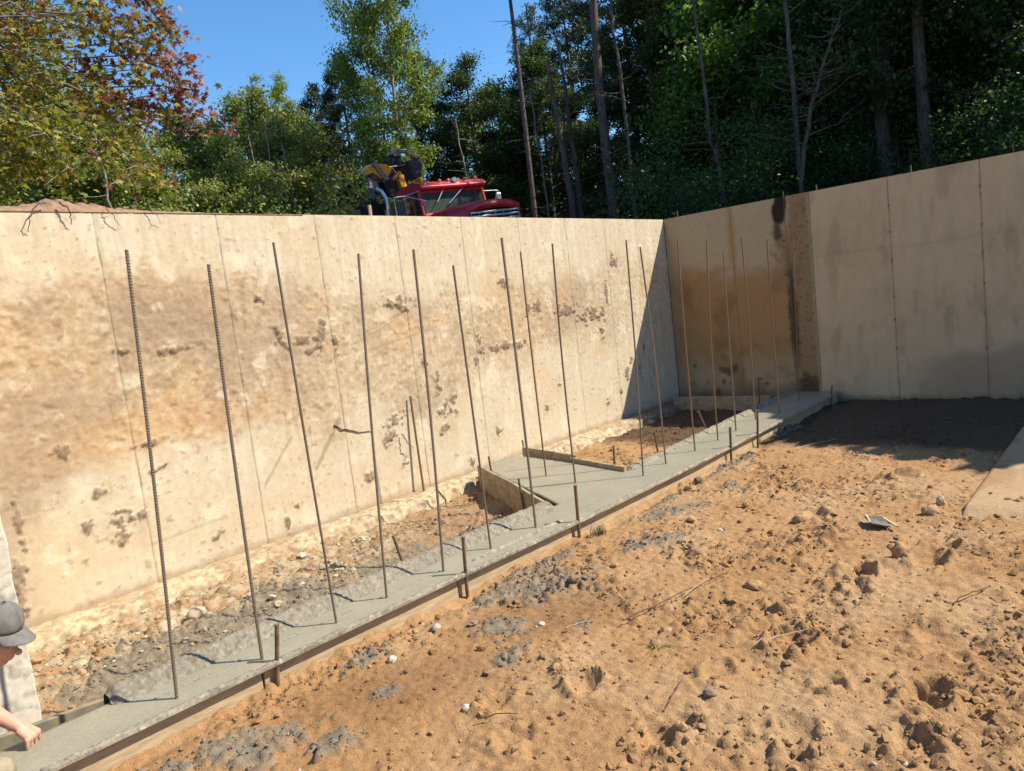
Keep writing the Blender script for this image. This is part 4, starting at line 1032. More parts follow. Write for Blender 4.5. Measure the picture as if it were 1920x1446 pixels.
def palette(n, cols, w, r, P=None):
    idx = r.choice(len(cols), n, p=np.array(w) / sum(w)); c = np.array(cols)[idx]
    return c * r.uniform(.7, 1.35, (n, 1))

def limb(p0, d, L, r, rise, k=6, wob=.08):
    t = np.linspace(0, 1, k)[:, None]; d = np.array(d, float)
    P = np.array(p0) + d * L * t + np.array([0, 0, 1.0]) * L * rise * (t ** 1.6)
    P[1:] += r.normal(0, wob * L / k, (k - 1, 3)); return P

def decid(seed, h, R_, base, nl, lsize, cols, w, density=26, dome=0.55, trunk_r=.11, lean=(0, 0), forks=1, sub=4, clump=.30, top_sharp=1.0, rise=.0):
    r = np.random.default_rng(seed); tb = MB(); pts = []
    for f in range(forks):
        ln = np.array(lean) + (r.uniform(-.07, .07, 2) if forks > 1 else 0)
        tz = np.linspace(0, h * .93, 9); T = np.stack([ln[0] * tz + r.normal(0, .04, 9).cumsum() * .5, ln[1] * tz + r.normal(0, .04, 9).cumsum() * .5, tz], -1); T[0, :2] = r.uniform(-.2, .2, 2) * (forks > 1)
        tr = trunk_r * (1 - tz / h * .85) / forks ** .4
        tb.tube(T, tr, 7, cap=False)
        nlimb = int(density / forks)
        for i in range(nlimb):
            u = (i + r.uniform(0, 1)) / nlimb; z = base * h + (1 - base) * h * u * .98
            env = R_ * (np.sin(np.pi * (u * (1 - .12) + .12) ** dome) ** .8 if top_sharp == 1 else (1 - u) ** .75 * (1 - .5 * (1 - u) ** 6))
            env = max(env, .35) * r.uniform(.65, 1.15)
            a = r.uniform(0, 6.28); p0 = np.array([np.interp(z * .93, tz, T[:, 0]), np.interp(z * .93, tz, T[:, 1]), z * .93])
            P = limb(p0, (math.cos(a), math.sin(a), r.uniform(-.05, .35) + rise), env, r, .25)
            tb.tube(P, np.linspace(tr[0] * .32 * (1 - u * .6), .006, 6), 4, cap=False)
            for j in range(sub):
                q = r.uniform(.35, 1.0); c = P[0] + (P[-1] - P[0]) * q; c[2] = np.interp(q, np.linspace(0, 1, 6), P[:, 2])
                a2 = a + r.uniform(-1.3, 1.3); L2 = env * r.uniform(.2, .5)
                Q = limb(c, (math.cos(a2), math.sin(a2), r.uniform(-.25, .4)), L2, r, .1, 4)
                pts.append((Q, L2)); 
                if j < 2: tb.tube(Q, np.linspace(.012, .004, 4), 3, cap=False)
            pts.append((P[2:], env))
    pts_w = np.array([x[1] + .2 for x in pts]); pts_w /= pts_w.sum()
    cnt = r.multinomial(nl, pts_w); out = []; tone = []
    for (Q, L), c in zip(pts, cnt):
        if c == 0: continue
        t = r.uniform(0, len(Q) - 1.001, c); i = t.astype(int); p = Q[i] + (Q[i + 1] - Q[i]) * (t - i)[:, None]
        p = p + r.normal(0, clump, (c, 3)) * np.array([1, 1, .55]); out.append(p); tone.append(np.full(c, r.uniform(.8, 1.2)))
    P = np.vstack(out); tone = np.concatenate(tone)
    cc = palette(len(P), cols, w, r) * tone[:, None]
    V, F, C = leaves(P, lsize, cc, .5, .3, r)
    return (tb, mesh_arrays('crown', V, F, C, smooth=False, mats=[M['leaf']]))

def pine(seed, h, R_, base, tufts, cols, trunk_r=.16, lean=(0, 0), sparse=False, bare=0.25, tl=.22):
    r = np.random.default_rng(seed); tb = MB()
    tz = np.linspace(0, h, 12); T = np.stack([lean[0] * tz + np.sin(tz * .5 + seed) * .06, lean[1] * tz + np.sin(tz * .4 + seed) * .06, tz], -1)
    tb.tube(T, trunk_r * (1 - tz / h * .8), 9, cap=False)
    segs = []
    nz = int((1 - base) * h / (.55 if sparse else .4))
    for i in range(nz):
        z = base * h + (1 - base) * h * i / nz
        u = i / nz
        for k in range(3 if sparse else 5):
            a = r.uniform(0, 6.28); L = R_ * (1 - u) ** .7 * r.uniform(.5, 1.1) * (.55 + .45 * min(1, u * 4)) + .25
            p0 = np.array([np.interp(z, tz, T[:, 0]), np.interp(z, tz, T[:, 1]), z])
            P = limb(p0, (math.cos(a), math.sin(a), r.uniform(-.12, .12)), L, r, .12 if not sparse else -.05)
            tb.tube(P, np.linspace(.035 * (1.2 - u), .008, 6), 4, cap=False); segs.append((P, L))
    for i in range(int(h * 2.0)):                       # dead stubs lower down
        z = r.uniform(bare * h * .3, base * h + .5); a = r.uniform(0, 6.28); L = r.uniform(.25, 1.3)
        p0 = np.array([np.interp(z, tz, T[:, 0]), np.interp(z, tz, T[:, 1]), z])
        tb.tube(limb(p0, (math.cos(a), math.sin(a), r.uniform(-.3, .3)), L, r, -.1, 4), np.linspace(.014, .004, 4), 3, cap=False)
    w = np.array([s[1] for s in segs]); cnt = r.multinomial(tufts, w / w.sum()); out = []
    for (Q, L), c in zip(segs, cnt):
        t = r.uniform(.35 if not sparse else .6, .999, c) ** .7 * (len(Q) - 1.001); i = t.astype(int)
        out.append(Q[i] + (Q[i + 1] - Q[i]) * (t - i)[:, None] + r.normal(0, .12 if not sparse else .07, (c, 3)))
    P = np.vstack(out); n = len(P); K = 7
    D = r.normal(0, 1, (n, K, 3)); D[..., 2] += .35; D /= np.linalg.norm(D, axis=-1)[..., None]
    S = np.cross(D, r.normal(0, 1, (n, K, 3))); S /= np.linalg.norm(S, axis=-1)[..., None]
    L = tl * r.uniform(.6, 1.1, (n, K, 1)); Wd = .022
    p = P[:, None, :]
    V = np.stack([p - S * Wd * .4, p + S * Wd * .4, p + D * L + S * Wd, p + D * L - S * Wd], 2).reshape(-1, 3)
    C = np.repeat(np.array(cols)[r.integers(0, len(cols), n)] * r.uniform(.7, 1.3, (n, 1)), K * 4, axis=0)
    return tb, mesh_arrays('crown', V, np.arange(len(V)).reshape(-1, 4), C, smooth=False, mats=[M['needle']])

class Kind:
    """a kind of tree built once; every tree of the kind is a thing of its own with a trunk and a crown"""
    def __init__(s, name, tb, crown, bark): s.name = name; s.crown = crown; s.tb = tb; s.bark = bark; s.trunk = None
    def put(s, az, dist, label, cat='tree', scale=1.0, rot=None, z=2.5, group=None, sxy=1.0):
        a = math.radians(az); t = empty(s.name, (dist * math.cos(a), dist * math.sin(a), z), rot if rot is not None else random.uniform(0, 6.28))
        t.scale = (scale * sxy, scale * sxy, scale); tag(t, label, cat, group)
        if s.trunk is None: s.trunk = s.tb.build('trunk', s.bark, t, smooth=True).data
        else: link('trunk', s.trunk, t)
        if s.crown is not None: link('crown', s.crown, t)
        return t

G1 = [(.18, .235, .06), (.13, .19, .05), (.23, .27, .075), (.09, .14, .04)]      # mid green
G2 = [(.26, .31, .06), (.19, .26, .055), (.33, .33, .07), (.12, .19, .05)]        # yellow-green
G3 = [(.05, .092, .026), (.035, .066, .02), (.075, .125, .035), (.11, .155, .045)]      # dark green
OL = [(.29, .28, .10), (.32, .29, .12), (.21, .25, .075), (.30, .23, .12)]         # olive turning
NE = [(.05, .082, .045), (.036, .064, .038), (.07, .10, .05)]
K = {}
K['broad'] = Kind('broadleaf_tree', *decid(11, 10, 3.3, .10, 36000, .125, G1, [4, 3, 2, 3], 34, .6, .12), M['bark'])
K['olive'] = Kind('broadleaf_tree', *decid(12, 9, 3.2, .08, 34000, .12, OL + G2[:2], [2, 1, 3, 1, 3, 3], 32, .6, .12, forks=2), M['bark'])
K['aspen'] = Kind('aspen_tree', *decid(13, 14, 2.3, .16, 46000, .085, G2, [4, 4, 1, 3], 84, .45, .10, forks=3, top_sharp=0, clump=.17, rise=.55), M['palebark'])
K['dark'] = Kind('broadleaf_tree', *decid(14, 14, 3.6, .12, 62000, .105, G3, [4, 3, 3, 1], 46, .5, .15), M['bark'])
K['bright'] = Kind('sapling_tree', *decid(15, 8.5, 2.4, .10, 26000, .115, [(.13, .24, .045), (.18, .28, .055), (.09, .17, .03)], [3, 2, 3], 34, .6, .06, lean=(.03, 0)), M['palebark'])
K['pine'] = Kind('pine_tree', *pine(21, 17, 2.9, .40, 2600, NE, .19, (-.02, .02)), M['bark'])
K['fir'] = Kind('fir_tree', *pine(22, 12, 2.6, .10, 4200, NE + [(.05, .07, .03)], .14), M['bark'])
K['sparse'] = Kind('sparse_pine', *pine(23, 15.5, 2.6, .66, 520, NE, .09, (0, 0), True, tl=.26), M['bark'])
K['tallpine'] = Kind('pine_tree', *pine(24, 19, 3.2, .50, 2600, NE, .175, (-.015, .0)), M['bark'])
K['shrub'] = Kind('shrub', *decid(16, 2.6, 1.5, .05, 6000, .13, G2 + G1, [2, 3, 1, 2, 3, 3, 1, 1], 20, .6, .03, clump=.22), M['bark'])
def AZ(px):  # bearing of a picture column, used to note where a tree was seen
    return float(np.interp(px, [-200, 0, 200, 400, 600, 800, 1000, 1200, 1400, 1600, 1800, 1920, 2100], [80.7, 75.4, 69.3, 62.4, 54.9, 46.9, 38.8, 30.7, 23.1, 16.2, 10.0, 6.6, 2.0]))
T_ = [
 ('olive', 465, 31, 1.02, 'rounded olive tree between the feathery tree and the pale airy one'), ('broad', 560, 34, .95, 'green tree just left of the dark fir notch'),
 ('olive', 40, 24, .85, 'olive-yellow broadleaf tree behind the maple at the far left'), ('broad', 150, 27, .80, 'mid green broadleaf tree behind the dirt heap'), ('olive', 235, 23, .66, 'low yellowish tree under the red maple leaves'),
 ('broad', 330, 29, .82, 'rounded green tree just right of the maple branches'), ('olive', 395, 24, .62, 'low olive tree right of the dirt heap, reaching the wall top'), ('broad', 430, 33, 1.0, 'tall feathery green tree topping the left skyline'), ('aspen', 500, 34, .80, 'pale airy tree left of the dark firs'),
 ('olive', 520, 29, .86, 'greyish olive tree in front of the pale airy one'), ('fir', 590, 36, .88, 'dark fir forming the low notch in the skyline'), ('fir', 645, 31, .84, 'blue-green fir directly left of the tall aspen'),
 ('aspen', 722, 27, 1.32, 'tall bright aspen reaching out of the picture above the crane'), ('fir', 800, 34, .92, 'dark evergreen behind the red cab, right of the tall aspen'), ('dark', 880, 33, .80, 'dark leafy tree filling the gap left of the bare pine'),
 ('broad', 930, 39, 1.15, 'light-topped tree behind the bare pine'), ('dark', 1015, 34, .84, 'leafy tree between the bare pine and the dead trunks'), ('fir', 1075, 38, 1.25, 'dense evergreen behind the dead trunks'),
 ('tallpine', 1128, 23, 1.0, 'big straight pine with the thick grey trunk right of the dead trunks'), ('pine', 1195, 31, .95, 'dark pine right of the thick-trunked one'), ('dark', 1230, 27, .90, 'dark leafy tree left of the bright sapling'),
 ('bright', 1335, 24.5, 1.2, 'bright green sapling with a pale crooked stem above the shaded wall'), ('dark', 1330, 32, 1.15, 'tall dark tree rising behind the bright sapling'), ('bright', 1420, 26, .95, 'smaller bright green tree right of the crooked sapling'),
 ('pine', 1480, 26, 1.0, 'dark pine behind the leaning dead branch'), ('dark', 1500, 31, 1.1, 'broad dark tree behind the leaning dead branch'), ('dark', 1600, 25, 1.0, 'dark leafy tree left of the paired pine trunks'),
 ('tallpine', 1652, 20, .95, 'left trunk of the close pair of pines above the smooth wall'), ('tallpine', 1668, 20.6, 1.0, 'right trunk of the close pair of pines above the smooth wall'), ('tallpine', 1733, 19.5, .92, 'single straight pine right of the paired trunks'),
 ('dark', 1760, 25, 1.0, 'dark leafy tree behind the single straight pine'), ('dark', 1850, 22, 1.0, 'dark leafy tree near the right edge of the picture'), ('dark', 1940, 21, 1.05, 'dark tree cut off by the right edge of the picture'), ('fir', 1690, 30, 1.3, 'dense evergreen behind the paired trunks'),
 ('fir', 1560, 36, 1.3, 'deep shaded evergreen behind the leaning dead branch'), ('fir', 1400, 38, 1.3, 'deep shaded evergreen behind the smaller bright tree'), ('fir', 1260, 40, 1.25, 'far evergreen left of the bright sapling'), ('fir', 1890, 28, 1.25, 'deep shaded evergreen at the right edge'),
 ('pine', 1000, 45, 1.0, 'far pine in the blue gap right of the bare pine'), ('broad', 700, 40, .88, 'far green tree behind the tall aspen'), ('broad', 250, 36, .85, 'far green tree left of the skyline gap'), ('broad', 90, 34, 1.1, 'far green tree behind the maple'),
 ('pine', 1300, 28, .9, 'pine trunk close behind the bright sapling'), ('pine', 1810, 27, 1.0, 'slim dark pine between the single pine and the right edge')]
for i, (k, px, d, s, lb) in enumerate(T_):
    K[k].put(AZ(px), d, lb, 'tree', s, sxy=.78 if px == 722 else random.uniform(.92, 1.08), group='forest trees beyond the walls')
# trees of the wood outside the picture on the right: they keep that side of the wood in shade
for (x, y, k, s, lbx) in [(26, -3, 'dark', 1.2, 'in its front row'), (29, 2, 'dark', 1.2, 'in its second row'), (31, -7, 'fir', 1.5, 'tall one facing the pit'), (34, 5, 'fir', 1.6, 'tallest one at the back'), (36, -1, 'dark', 1.3, 'at the back'), (30, -13, 'dark', 1.2, 'farthest out')]:
    K[k].put(math.degrees(math.atan2(y, x)), math.hypot(x, y), 'dark %s of the wood past the right edge, %s' % ('evergreen' if k == 'fir' else 'leafy tree', lbx), 'tree', s, group='wood past the right edge')
for i, (az, d, k, s, lbx) in enumerate([(100, 26, 'dark', 1.1, 'left of the maple'), (118, 30, 'fir', 1.5, 'left of the maple, farther back'), (136, 27, 'dark', 1.2, 'on the left side of the pit'), (152, 31, 'dark', 1.3, 'far on the left side of the pit'), (168, 27, 'fir', 1.5, 'tallest on the left side'), (184, 30, 'dark', 1.3, 'behind the left side'),
        (200, 27, 'dark', 1.2, 'first behind the camera'), (216, 31, 'fir', 1.5, 'tall one behind the camera'), (232, 28, 'dark', 1.3, 'middle one behind the camera'), (248, 31, 'dark', 1.3, 'last behind the camera'), (264, 29, 'fir', 1.4, 'behind the right shoulder'), (280, 31, 'dark', 1.2, 'beyond the right shoulder')]):  # unseen trees added behind and beside the camera to cut the sky light
    K[k].put(az, d, 'unseen dark tree added to block sky light, %s' % lbx, 'tree', s, z=-.3, group='unseen trees added to block sky light')
# bushy tree whose shadow falls across the sand in front of the smooth wall
tb_, cr_ = decid(17, 3.7, 1.3, .04, 30000, .46, G3, [4, 3, 3, 1], 40, .6, .06, clump=.20)
K['bush'] = Kind('bushy_tree', tb_, cr_, M['bark'])
K['bush'].put(math.degrees(math.atan2(-2.75, 11.35)), math.hypot(-2.75, 11.35), 'dense bushy tree on the bank past the right edge, shading the sand', 'tree', 1.0, 0)
K['bush'].put(math.degrees(math.atan2(-1.35, 11.6)), math.hypot(-1.35, 11.6), 'lower bushy tree on the bank past the right edge', 'tree', .98, 2)

# far wood and undergrowth: one mass each
def mass(name, items, ncl, nl, lsize, cols, label, cat, seed, spread_=.5):
    r = np.random.default_rng(seed); P = []; tone = []
    for (x, y, z0, R_, h) in items:
        c = r.normal(0, 1, (ncl, 3)); c /= np.linalg.norm(c, axis=1)[:, None]; c *= r.uniform(.4, 1, (ncl, 1)) ** .6
        c = c * np.array([R_, R_, h / 2]) + np.array([x, y, z0 + h / 2])
        for q in c:
            k = nl // ncl; P.append(q + r.normal(0, spread_, (k, 3)) * np.array([1, 1, .6])); tone.append(np.full(k, r.uniform(.7, 1.25)))
    P = np.vstack(P); tone = np.concatenate(tone); cc = palette(len(P), cols, np.ones(len(cols)), r) * tone[:, None]
    V, F, C = leaves(P, lsize, cc, .5, .2, r)
    o = link(name, mesh_arrays(name, V, F, C, smooth=False, mats=[M['leaf']])); tag(o, label, cat, kind='stuff'); return o
r_ = np.random.default_rng(5)
it = []
for px in np.arange(-150, 2150, 26):
    a = math.radians(AZ(px) + r_.uniform(-1, 1)); d = r_.uniform(16, 27) if px > 1150 or px < 600 else r_.uniform(24, 30)
    it.append((d * math.cos(a), d * math.sin(a), 2.3, r_.uniform(1.0, 1.8), r_.uniform(1.6, 3.2)))
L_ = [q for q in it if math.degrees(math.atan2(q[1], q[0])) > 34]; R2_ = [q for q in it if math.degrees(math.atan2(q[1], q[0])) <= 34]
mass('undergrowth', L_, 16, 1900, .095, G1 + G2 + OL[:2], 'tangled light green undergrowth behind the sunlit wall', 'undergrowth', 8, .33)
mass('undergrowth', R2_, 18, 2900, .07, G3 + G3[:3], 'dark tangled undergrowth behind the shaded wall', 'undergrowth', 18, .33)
it = []
for px in np.arange(-200, 2200, 30):
    a = math.radians(AZ(px) + r_.uniform(-1, 1)); d = r_.uniform(46, 60); el = 9 if 560 < px < 1250 else (12.5 if px < 560 else 20)
    it.append((d * math.cos(a), d * math.sin(a), 2.3, r_.uniform(2.5, 3.5), d * math.tan(math.radians(el)) * r_.uniform(.8, 1.05)))
mass('distant_wood', it, 34, 2200, .38, G3 + G1, 'mass of the wood seen far behind between the trunks', 'wood', 9, .8)

# bare and dead trees
def bare(name, pts, rads, branches, label, seed, mat='bark', n=9, cat='tree'):
    r = np.random.default_rng(seed); pts = np.array(pts, float); k = np.linspace(0, 1, len(pts)); t = np.linspace(0, 1, 14)
    P = np.stack([np.interp(t, k, pts[:, i]) for i in range(3)], -1); P[1:] += r.normal(0, .025, (13, 3))
    b = P[0].copy(); root_ = empty(name, tuple(b)); tag(root_, label, cat)
    bm = MB().tube(P - b, np.interp(t, [0, 1], rads), n)
    for i in range(branches):
        q = r.uniform(.15, .98); p = np.stack([np.interp(q, t, P[:, j]) for j in range(3)]); a = r.uniform(0, 6.28); L = r.uniform(.3, 1.5) * (1 - q * .4)
        B_ = limb(p - b, (math.cos(a), math.sin(a), r.uniform(-.2, .5)), L, r, .15, 5, .2); bm.tube(B_, np.linspace(.018, .004, 5), 4, cap=False)
        if L > .7:
            a2 = a + r.uniform(-1, 1); bm.tube(limb(B_[2], (math.cos(a2), math.sin(a2), .3), L * .5, r, .1, 4, .2), np.linspace(.01, .003, 4), 3, cap=False)
    bm.build('trunk', M[mat], root_, smooth=True)
    return root_
def at(px, d, z):
    a = math.radians(AZ(px)); return (d * math.cos(a), d * math.sin(a), z)
K['sparse'].put(AZ(980), 22, 'slender half-bare pine leaning left with sparse needle tufts at the top', 'tree', 1.0, 0)
def hvec(px0, px1, d):
    p = np.array(at(px0, d, 0)); q = np.array(at(px1, d, 0)); return q - p
bare('dead_tree', [at(1058, 24, 2.4), at(1052, 24, 6), at(1040, 24, 8.2), at(1036, 24, 9.3)], (.13, .05), 26, 'left of the two dead trunks, slightly leaning with a broken top', 31)
bare('dead_tree', [at(1071, 24.3, 2.4), at(1068, 24.3, 6), at(1060, 24.3, 9.9)], (.12, .04), 20, 'right of the two dead trunks, straight and taller', 32)
bare('dead_tree', [at(1170, 21, 2.4), at(1168, 21, 7), at(1163, 21, 10.5)], (.06, .03), 18, 'thin pole-like trunk right of the big pine', 33)
bare('dead_tree', [at(1348, 17.5, 2.4), at(1340, 17.5, 4.4), at(1325, 17.5, 5.0), at(1318, 17.5, 8.5), at(1312, 17.5, 10)], (.05, .025), 16, 'crooked pale stem in front of the bright sapling leaves', 34)
bare('dead_tree', [at(1498, 18, 2.4), at(1490, 18, 6), at(1485, 18, 8), at(1455, 18, 10.6)], (.06, .03), 22, 'bare forked stem left of the leaning dead branch', 35)
bare('dead_tree', [at(1492, 17, 3.6), at(1525, 17, 5.2), at(1550, 17, 5.9), at(1592, 17, 6.9)], (.05, .02), 34, 'dead branch leaning to the right in the dark wood', 36)
bare('dead_tree', [at(1255, 26, 2.4), at(1245, 26, 8), at(1240, 26, 13)], (.07, .03), 20, 'thin dark stem left of the bright sapling', 37, 'bark')
for px, d, h, lb in [(180, 21, 5, 'thin grey stem below the maple'), (470, 26, 6, 'pale leaning stem left of the firs'), (500, 27, 6.5, 'pale upright stem left of the firs'), (613, 28, 5.5, 'thin stem below the fir notch'), (530, 27, 6, 'thin stem among the blue gaps at the left'), (865, 26, 6, 'stem above the hood mirror'), (1010, 27, 7, 'stem between bare pine and dead trunks')]:
    bare('sapling', [at(px, d, 2.4), at(px - 6, d, h * .6 + 2), at(px - 14, d, h + 2.4)], (.05, .02), 14, lb, int(px), 'palebark')

# near maple whose branches enter from the upper left
def maple():
    r = np.random.default_rng(77); root_ = empty('maple_tree', (-0.6, 12.4, 2.5)); tag(root_, 'near maple at the upper left with leaves turning red, orange and yellow-green', 'tree')
    tb = MB(); O = np.array([-0.6, 12.4, 2.5]); T = np.array([(0, 0, -.1), (.1, 0, 2), (.1, -.1, 4.5), (.3, -.1, 7), (.3, 0, 10)], float); tb.tube(T, [.28, .24, .2, .15, .06], 10, cap=False)
    segs = []
    tips = []
    for i in range(78):
        u = r.uniform(0, 1)
        px = r.uniform(-260, 185); el = r.uniform(13.0, 26)
        if px > 120: el = r.uniform(15 + (px - 120) * .012, 26)
        if px > 230 and el < 16.5 and r.uniform() < .6: continue
        d = r.uniform(9.3, 13.2); a = math.radians(AZ(px)) ; z = 1.75 + d * math.tan(math.radians(el))
        tips.append((np.array([d * math.cos(a), d * math.sin(a), z]), px, el))
    for (px, el, d) in [(px_ - (28 if px_ > 300 else 10), e_, d_) for (px_, e_, d_) in [(395, 17.4, 10.4), (402, 15.8, 10.6), (372, 19.0, 10.2), (350, 21.5, 10.5), (330, 23.0, 10.2), (305, 16.3, 10.4), (240, 16.0, 10.1), (270, 20.5, 10.3), (260, 24.0, 10.4), (285, 18.6, 10.1), (310, 21.6, 10.2), (230, 22, 10), (300, 24.0, 10.2), (270, 12.4, 9.7), (340, 17.6, 10.2), (325, 19.5, 10.4), (200, 13.5, 10), (150, 12.8, 10), (60, 12.2, 10)]]:
        a = math.radians(AZ(px)); tips.append((np.array([d * math.cos(a), d * math.sin(a), 1.75 + d * math.tan(math.radians(el))]), px, el))
    P_all = []; C_all = []
    green = np.array([(.19, .23, .04), (.27, .27, .045), (.13, .17, .035), (.32, .27, .06)]); red = np.array([(.30, .09, .08), (.23, .065, .065), (.34, .15, .10), (.20, .07, .06)]); orange = np.array([(.36, .24, .08), (.28, .20, .06), (.34, .27, .08)])
    for (tip, px, el) in tips:
        tip = tip - O; q = np.clip((tip[2] + 1.2) / 11, .2, .9); z0 = max(1.6, min(8.5, tip[2] * r.uniform(.45, .95))); p0 = np.array([np.interp(z0, T[:, 2], T[:, 0]), np.interp(z0, T[:, 2], T[:, 1]), z0])
        t = np.linspace(0, 1, 9)[:, None]; P = p0 + (tip - p0) * t; P[:, 2] += np.sin(t[:, 0] * 3.14) * r.uniform(.1, .9); w_ = r.normal(0, .16, (7, 3)); P[1:-1] += w_
        tb.tube(P, np.linspace(.035, .006, 9), 5, cap=False)
        nn = 150
        redp = np.clip((px - 225) / 110, 0, 1) * .85 + (.10 if 90 < px < 225 and el > 17 else 0)
        for k in range(7):
            qi = r.integers(4, 9); c = P[qi]; a2 = r.uniform(0, 6.28); Q = limb(c, (math.cos(a2), math.sin(a2), r.uniform(-.5, .2)), r.uniform(.4, 1.0), r, -.15, 5, .15)
            if px > 220: Q = P[-1 - k % 2] + (Q - Q[0]) * .38
            tb.tube(Q, np.linspace(.012, .003, 5), 4, cap=False)
            m = 48 if px < 215 else 24; t_ = r.uniform(0, 3.999, m); ii = t_.astype(int); p = Q[ii] + (Q[ii + 1] - Q[ii]) * (t_ - ii)[:, None] + r.normal(0, .11, (m, 3)) + np.array([0, 0, -.06])
            P_all.append(p)
            isr = r.uniform(0, 1, m) < redp; iso = r.uniform(0, 1, m) < .16 + .3 * redp
            c_ = np.where(isr[:, None], red[r.integers(0, 4, m)], np.where(iso[:, None], orange[r.integers(0, 3, m)], green[r.integers(0, 4, m)])); C_all.append(c_ * r.uniform(.75, 1.25, (m, 1)))
    P = np.vstack(P_all); C = np.vstack(C_all); n = len(P)
    # lobed leaves: a fan of 5 lobes, 10 border points
    ang = np.radians([-90, -50, -20, 5, 30, 60, 90, 120, 150, 175, 200, 230]); rad = np.array([.45, .35, .85, .42, 1.0, .45, 1.1, .45, 1.0, .42, .85, .35]) * .5
    L2 = np.stack([np.cos(ang) * rad, np.sin(ang) * rad], -1)
    N = r.normal(0, 1, (n, 3)); N[:, 2] = np.abs(N[:, 2]) * .8 + .35; N /= np.linalg.norm(N, axis=1)[:, None]
    A = np.cross(N, r.normal(0, 1, (n, 3))); A /= np.linalg.norm(A, axis=1)[:, None]; B = np.cross(N, A); B *= -np.sign(B[:, 2:3] + 1e-6) 
    s = (.115 * r.uniform(.6, 1.25, n))[:, None, None]
    V = P[:, None, :] + s * (A[:, None, :] * L2[None, :, 0:1] + B[:, None, :] * L2[None, :, 1:2]) - s * N[:, None, :] * (.25 * np.abs(L2[None, :, 0:1]))
    V = np.concatenate([V, P[:, None, :]], 1); k = 13
    F = np.array([[i, (i + 1) % 12, 12] for i in range(12)])
    F = (F[None] + (np.arange(n) * k)[:, None, None]).reshape(-1, 3)
    me = mesh_arrays('crown', V.reshape(-1, 3), F, np.repeat(C, k, axis=0), smooth=False, mats=[M['leaf']])
    link('crown', me, root_); tb.build('trunk', M['palebark'], root_, smooth=True)
maple()

# ------------------------------------------------------------------ truck with folding crane beyond the old wall
def glassm():
    m, nt, p = new_mat('cab_glass')
    p.inputs['Base Color'].default_value = (.10, .13, .11, 1); p.inputs['Roughness'].default_value = .06
    p.inputs['Specular IOR Level'].default_value = .6
    tr = nt.nodes.new('ShaderNodeBsdfTransparent'); tr.inputs[0].default_value = (.62, .68, .62, 1)
    mx = nt.nodes.new('ShaderNodeMixShader'); mx.inputs[0].default_value = .55
    nt.links.new(p.outputs[0], mx.inputs[1]); nt.links.new(tr.outputs[0], mx.inputs[2]); nt.links.new(mx.outputs[0], nt.nodes['Material Output'].inputs[0])
    return m
M['glass'] = glassm()
M['red'] = simple('red_truck_paint', (.64, .025, .035), (.52, .024, .032), 5, .38, 0, spec=.5)
M['yellow'] = simple('crane_yellow', (.72, .34, .015), (.55, .26, .02), 6, .45, 0, spec=.5)
M['black'] = simple('black_rubber', (.018, .018, .018), (.03, .028, .026), 12, .7)
M['darkgrey'] = simple('dark_grey_paint', (.06, .065, .075), (.04, .043, .05), 6, .5)
M['midgrey'] = simple('worn_grey_steel', (.26, .26, .27), (.17, .17, .17), 8, .5, metal=.3)
M['chrome'] = simple('chrome_trim', (.62, .63, .64), (.5, .5, .5), 4, .28, metal=.75)
M['amber'] = simple('amber_lens', (.75, .13, .03), (.6, .1, .03), 8, .3)
M['seat'] = simple('cab_lining', (.12, .12, .10), (.08, .08, .07), 4, .9)
TO = (14.63, 14.82, 2.60); TH = math.radians(-14)
truck = empty('crane_truck', TO); truck.rotation_euler = (0, math.radians(-3.2), TH)
tag(truck, 'red truck cab with amber roof lights and a folded yellow and black crane behind it', 'truck')
def tl(dx, dy, z):
    x = dx + .25; c, s_ = math.cos(-TH), math.sin(-TH)
    return (c * x - s_ * dy, s_ * x + c * dy, z)
W0 = 1.03
# cab shell: side profile extruded, with openings made of separate members
cab = MB()
cab.box((0, .75, 1.45), (2 * W0, 1.5, .90))                                   # lower cab
roof = [(-.13, 2.68), (-.10, 2.60), (1.5, 2.58), (1.5, 2.80), (1.0, 2.88), (.3, 2.86), (-.02, 2.78)]
cab.prism(roof, -W0 - .02, W0 + .02, 0)
for sx in (-1, 1):
    cab.hexa([(sx * W0 - .045, -.02, 1.9), (sx * W0 + .045, -.02, 1.9), (sx * W0 + .045, .10, 1.9), (sx * W0 - .045, .10, 1.9), (sx * W0 - .06, .06, 2.6), (sx * W0 + .02, .06, 2.6), (sx * W0 + .02, .16, 2.6), (sx * W0 - .06, .16, 2.6)])
    cab.box((sx * W0, .52, 2.25), (.07, .09, .72)); cab.box((sx * W0, 1.42, 2.25), (.07, .16, .72))
cab.box((0, 1.46, 2.04), (2 * W0 - .1, .06, .32)); 
cab.hexa([(-W0, -.04, 1.88), (W0, -.04, 1.88), (W0, .05, 1.88), (-W0, .05, 1.88), (-W0, -.02, 1.98), (W0, -.02, 1.98), (W0, .06, 1.98), (-W0, .06, 1.98)])
cab.hexa([(-W0, .05, 2.52), (W0, .05, 2.52), (W0, .16, 2.52), (-W0, .16, 2.52), (-W0, .06, 2.62), (W0, .06, 2.62), (W0, .2, 2.62), (-W0, .2, 2.62)])
cab.build('cab', M['red'], truck, smooth=False, bevel=.025)
g = MB().hexa([(-W0 + .04, .0, 1.97), (W0 - .04, .0, 1.97), (W0 - .04, .012, 1.97), (-W0 + .04, .012, 1.97), (-W0 + .04, .085, 2.54), (W0 - .04, .085, 2.54), (W0 - .04, .097, 2.54), (-W0 + .04, .097, 2.54)])
ws = g.build('windscreen', M['glass'], truck)
sl_ = MB()
